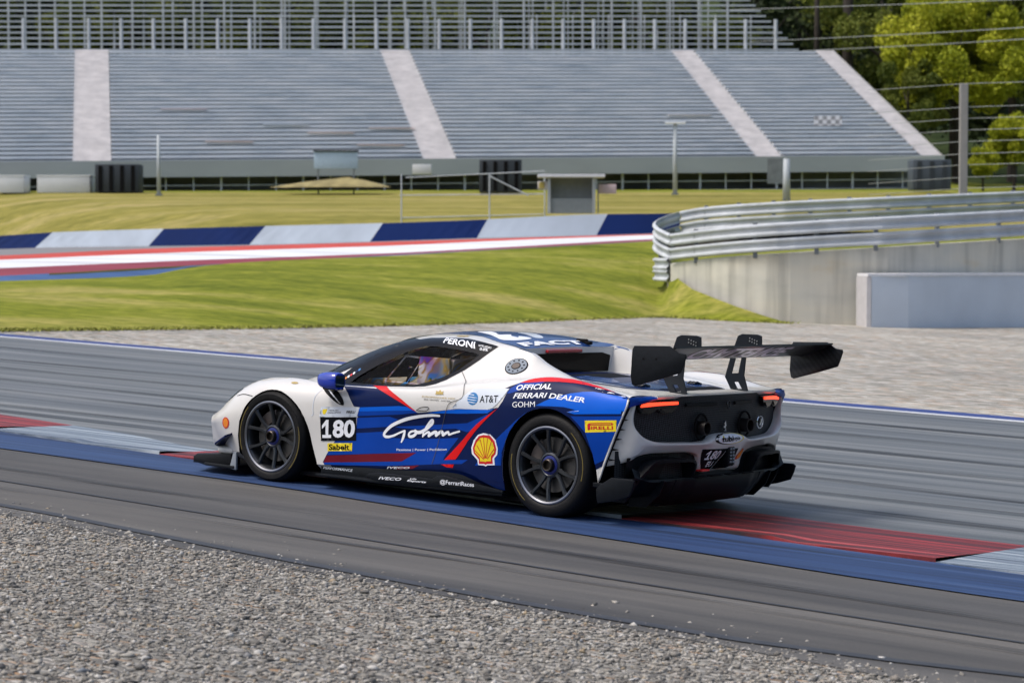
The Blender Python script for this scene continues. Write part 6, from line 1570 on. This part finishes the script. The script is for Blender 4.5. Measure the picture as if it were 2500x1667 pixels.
def pole(px, y0, y1, D, r_, label, head=None):
    p = at(px, y0, D); o = empty("steel_pole", p); tag(o, label, "pole"); q = at(px, y1, D)
    bm = bmesh.new(); tube_bm(bm, [(0, 0, 0), (0, 0, q.z - p.z)], [r_, r_ * .8], 10); obj_bm("shaft", bm, mat("pole_pale_grey", (.40, .44, .47), .6), o, smooth=True)
    bm = bmesh.new(); box_bm(bm, (0, 0, .05), (.4, .4, .1)); obj_bm("base_plate", bm, GALVD, o)
    if head: bm = bmesh.new(); box_bm(bm, (0, 0, q.z - p.z + .05), head, .02); obj_bm("lamp_head", bm, LETTER, o)
pole(388, 478, 330, 142, .12, "slim pale steel pole in front of the stand right of the left aisle")
pole(1648, 476, 303, 140, .14, "pale steel pole with flat white head in front of the stand", (1.2, .4, .12))
pole(1920, 490, 388, 130, .22, "short pale steel post below the right stair aisle")
# catch fence on the right
cf = empty("catch_fence", at(2350, 465, 66)); tag(cf, "tall steel catch fence post with thin horizontal cables above the guardrail", "fence")
CB = mat("steel_cable", (.42, .44, .44), .5, .5)
def cpt(px, py, D=66): return at(px, py, D) - cf.location
for px in (2352, 2960):
    bm = bmesh.new(); a, b = cpt(px, 480), cpt(px, 205 if px < 2500 else 190); box_bm(bm, (a + b) / 2, (.22, .18, (b - a).length), .02); obj_bm("post", bm, mat("fence_post_grey", (.28, .27, .26), .7, .1), cf)
for y in (205, 262, 290, 318, 346, 376, 403, 433, 460):
    bm = bmesh.new(); tube_bm(bm, [cpt(2120, y + 16, 80), cpt(2352, y), cpt(2960, y - 18, 64)], .008, 5); obj_bm("cable", bm, CB, cf)
oc = empty("overhead_cable", at(2200, 90, 80)); tag(oc, "three thin overhead cables crossing the trees at upper right", "cable")
for (x0, y0), (x1, y1) in (((1780, 25), (2620, -6)), ((1830, 103), (2620, 61)), ((1960, 125), (2620, 89))):
    bm = bmesh.new(); tube_bm(bm, [at(x0, y0, 120) - oc.location, at((x0 + x1) / 2, (y0 + y1) / 2 + 2, 95) - oc.location, at(x1, y1, 72) - oc.location], .014, 5); obj_bm("cable", bm, CB, oc)
# ------------------------------------------------------------------ trees
def leaf_mat(name, a, b_, c_):
    m, nt, b = nodes(name); N, L = nt.nodes, nt.links
    at_ = N.new("ShaderNodeAttribute"); at_.attribute_name = "tone"
    cr = multi_ramp(N, [(0, a), (.5, b_), (1, c_)]); L.new(at_.outputs['Fac'], cr.inputs[0]); L.new(cr.outputs[0], b.inputs['Base Color'])
    b.inputs['Roughness'].default_value = .7; b.inputs['Specular IOR Level'].default_value = .2
    tr = N.new("ShaderNodeBsdfTranslucent"); L.new(cr.outputs[0], tr.inputs[0]); mx = N.new("ShaderNodeMixShader"); mx.inputs[0].default_value = .25
    L.new(b.outputs[0], mx.inputs[1]); L.new(tr.outputs[0], mx.inputs[2]); L.new(mx.outputs[0], N["Material Output"].inputs[0]); return m
LM = {"dark": leaf_mat("conifer_needles", (.020, .032, .014), (.042, .062, .022), (.085, .11, .034)),
      "olive": leaf_mat("olive_leaves", (.05, .075, .012), (.11, .14, .02), (.20, .22, .04)),
      "lime": leaf_mat("lime_leaves", (.17, .21, .012), (.34, .37, .022), (.50, .50, .045))}
BARK = mat("tree_bark", (.035, .028, .022), .9, 0, 0, .3, 2)
def crown_mesh(name, centers, sizes, tone, m):
    n = len(centers); nrm = rng.normal(0, 1, (n, 3)); nrm /= np.linalg.norm(nrm, axis=1)[:, None]
    t1 = np.cross(nrm, rng.normal(0, 1, (n, 3))); t1 /= np.linalg.norm(t1, axis=1)[:, None]; t2 = np.cross(nrm, t1)
    sz = sizes[:, None]
    V = np.stack([centers + t1 * sz, centers + t2 * sz * .6, centers - t1 * sz, centers - t2 * sz * .6], 1).reshape(-1, 3)
    me = bpy.data.meshes.new(name); me.vertices.add(len(V)); me.vertices.foreach_set("co", V.ravel())
    me.loops.add(4 * n); me.loops.foreach_set("vertex_index", np.arange(4 * n, dtype=np.int32)); me.polygons.add(n); me.polygons.foreach_set("loop_start", np.arange(0, 4 * n, 4, dtype=np.int32))
    me.update(calc_edges=True); a = me.attributes.new("tone", 'FLOAT', 'FACE'); a.data.foreach_set("value", tone.astype(np.float32)); me.materials.append(m); return me
def conifer_mesh(h, r_, n, m):
    t = rng.uniform(0, 1, n) ** .75; z = h * (.10 + .9 * (1 - t) * 1.0); lay_ = np.sin(z * 3.1) * .22 + .85
    ang = rng.uniform(0, 6.283, n); lob = 1 + .22 * np.sin(ang * 3 + z * .7) ; rad = r_ * t * lay_ * lob * rng.uniform(.35, 1, n) ** .5
    C = np.stack([rad * np.cos(ang), rad * np.sin(ang), z - rad * .28], 1)
    tone = np.clip(.5 + .35 * np.sin(ang * 2 + z * .9) + rng.normal(0, .22, n), 0, 1)
    return crown_mesh("crown", C, rng.uniform(.16, .36, n), tone, m)
def broad_mesh(h, r_, n, m, lobes=26):
    L_ = []; 
    for i in range(lobes):
        u = rng.normal(0, 1, 3); u /= np.linalg.norm(u); L_.append((u * np.array([r_, r_, h * .36]) * rng.uniform(.45, .95) + np.array([0, 0, h * .60]), rng.uniform(.16, .34) * r_, rng.uniform(-.25, .25)))
    idx = rng.integers(0, lobes, n); u = rng.normal(0, 1, (n, 3)); u /= np.linalg.norm(u, axis=1)[:, None]
    C = np.array([l[0] for l in L_])[idx] + u * np.array([l[1] for l in L_])[idx][:, None] * (rng.uniform(0, 1, n) ** .4)[:, None]
    tone = np.clip(.5 + np.array([l[2] for l in L_])[idx] + rng.normal(0, .2, n), 0, 1)
    return crown_mesh("crown", C, rng.uniform(.09, .20, n), tone, m)
def trunk_mesh(h, r_):
    bm = bmesh.new(); tube_bm(bm, [(0, 0, -1.0), (.05, 0, h * .3), (-.05, .05, h * .6), (0, 0, h * .9)], [r_, r_ * .8, r_ * .5, r_ * .12], 8)
    for k in range(6):
        a = k * 1.9; z = h * (.3 + .08 * k); tube_bm(bm, [(0, 0, z), (math.cos(a) * h * .10, math.sin(a) * h * .10, z + h * .07), (math.cos(a) * h * .18, math.sin(a) * h * .18, z + h * .12)], [r_ * .35, r_ * .2, r_ * .05], 5)
    me = bpy.data.meshes.new("trunk"); bm.to_mesh(me); bm.free(); me.materials.append(BARK); return me
KIND = {}
for key, f, h, r_, n in (("conifer0", conifer_mesh, 24, 4.2, 7000), ("conifer1", conifer_mesh, 20, 3.6, 6000), ("conifer2", conifer_mesh, 27, 4.6, 7500)): KIND[key] = (f(h, r_, n, LM["dark"]), trunk_mesh(h, .42))
KIND["olive0"] = (broad_mesh(18, 5.2, 17000, LM["olive"]), trunk_mesh(16, .4)); KIND["olive1"] = (broad_mesh(14, 4.4, 15000, LM["olive"]), trunk_mesh(12, .35))
KIND["lime0"] = (broad_mesh(15, 5.4, 30000, LM["lime"], 44), trunk_mesh(13, .4)); KIND["lime1"] = (broad_mesh(7, 3.0, 9000, LM["lime"]), trunk_mesh(6, .2))
def tree(key, px, py, D, label, sc=1.0, group=None, nm="pine_tree", cat="tree"):
    p = at(px, py, D); o = empty(nm, p, float(rng.uniform(0, 6.28))); o.scale = (sc, sc, sc * float(rng.uniform(.94, 1.08))); tag(o, label, cat, group)
    for k, me in zip(("crown", "trunk"), KIND[key]): link(bpy.data.objects.new(k, me), o)
    return o
i = 0
GF = "dark conifers of the forest behind the stand"
for D, base, step, off in ((222, 372, 150, 0), (252, 268, 165, 70), (292, 138, 190, 20)):
    for px in np.arange(-250 + off, 2750, step):
        tree("conifer%d" % (i % 3), float(px + rng.uniform(-35, 35)), base, D, "dark conifer in the forest rising behind the grandstand", float(rng.uniform(.85, 1.15)), GF); i += 1
for px in (-120, 180, 330, 560, 700, 985, 1180, 1330, 1560, 1780):
    tree("olive%d" % (i % 2), float(px + rng.uniform(-20, 20)), 395, 214, "olive green broadleaf tree glimpsed between the scaffold posts", float(rng.uniform(.9, 1.25)), "broadleaf trees behind the scaffold", "broadleaf_tree"); i += 1
tree("olive0", 2150, 430, 207, "olive tree right of the dark trunks behind the stand's right end", 1.2, None, "broadleaf_tree")
tree("lime0", 2335, 462, 192, "bright yellow-green broad tree at upper right behind the catch fence", 1.08, None, "broadleaf_tree")
tree("olive1", 2470, 440, 200, "olive broadleaf tree at the right edge behind the yellow-green tree", 1.3, None, "broadleaf_tree")
tree("olive1", 2215, 462, 190, "short olive tree between the stand end and the yellow-green tree", .75, None, "broadleaf_tree")
tree("lime1", 2475, 462, 180, "small bright bush at the right edge beyond the guardrail", .8, None, "bush", "bush")
tree("lime1", 2400, 466, 178, "low pale green bush just right of the fence post", .5, None, "bush", "bush")
for px, w_ in ((2066, 1.1), (1990, .55)):
    bm = bmesh.new(); p = at(px, 400, 205); tube_bm(bm, [(0, 0, 0), (.1, 0, 12), (0, 0, 26)], [w_ * .5, w_ * .42, w_ * .3], 10); o = obj_bm("bare_trunk", bm, BARK, smooth=True); o.location = p
    tag(o, "thick dark bare tree trunk right of the scaffold tier" if w_ > 1 else "thinner dark bare trunk just left of the thick one", "tree trunk")
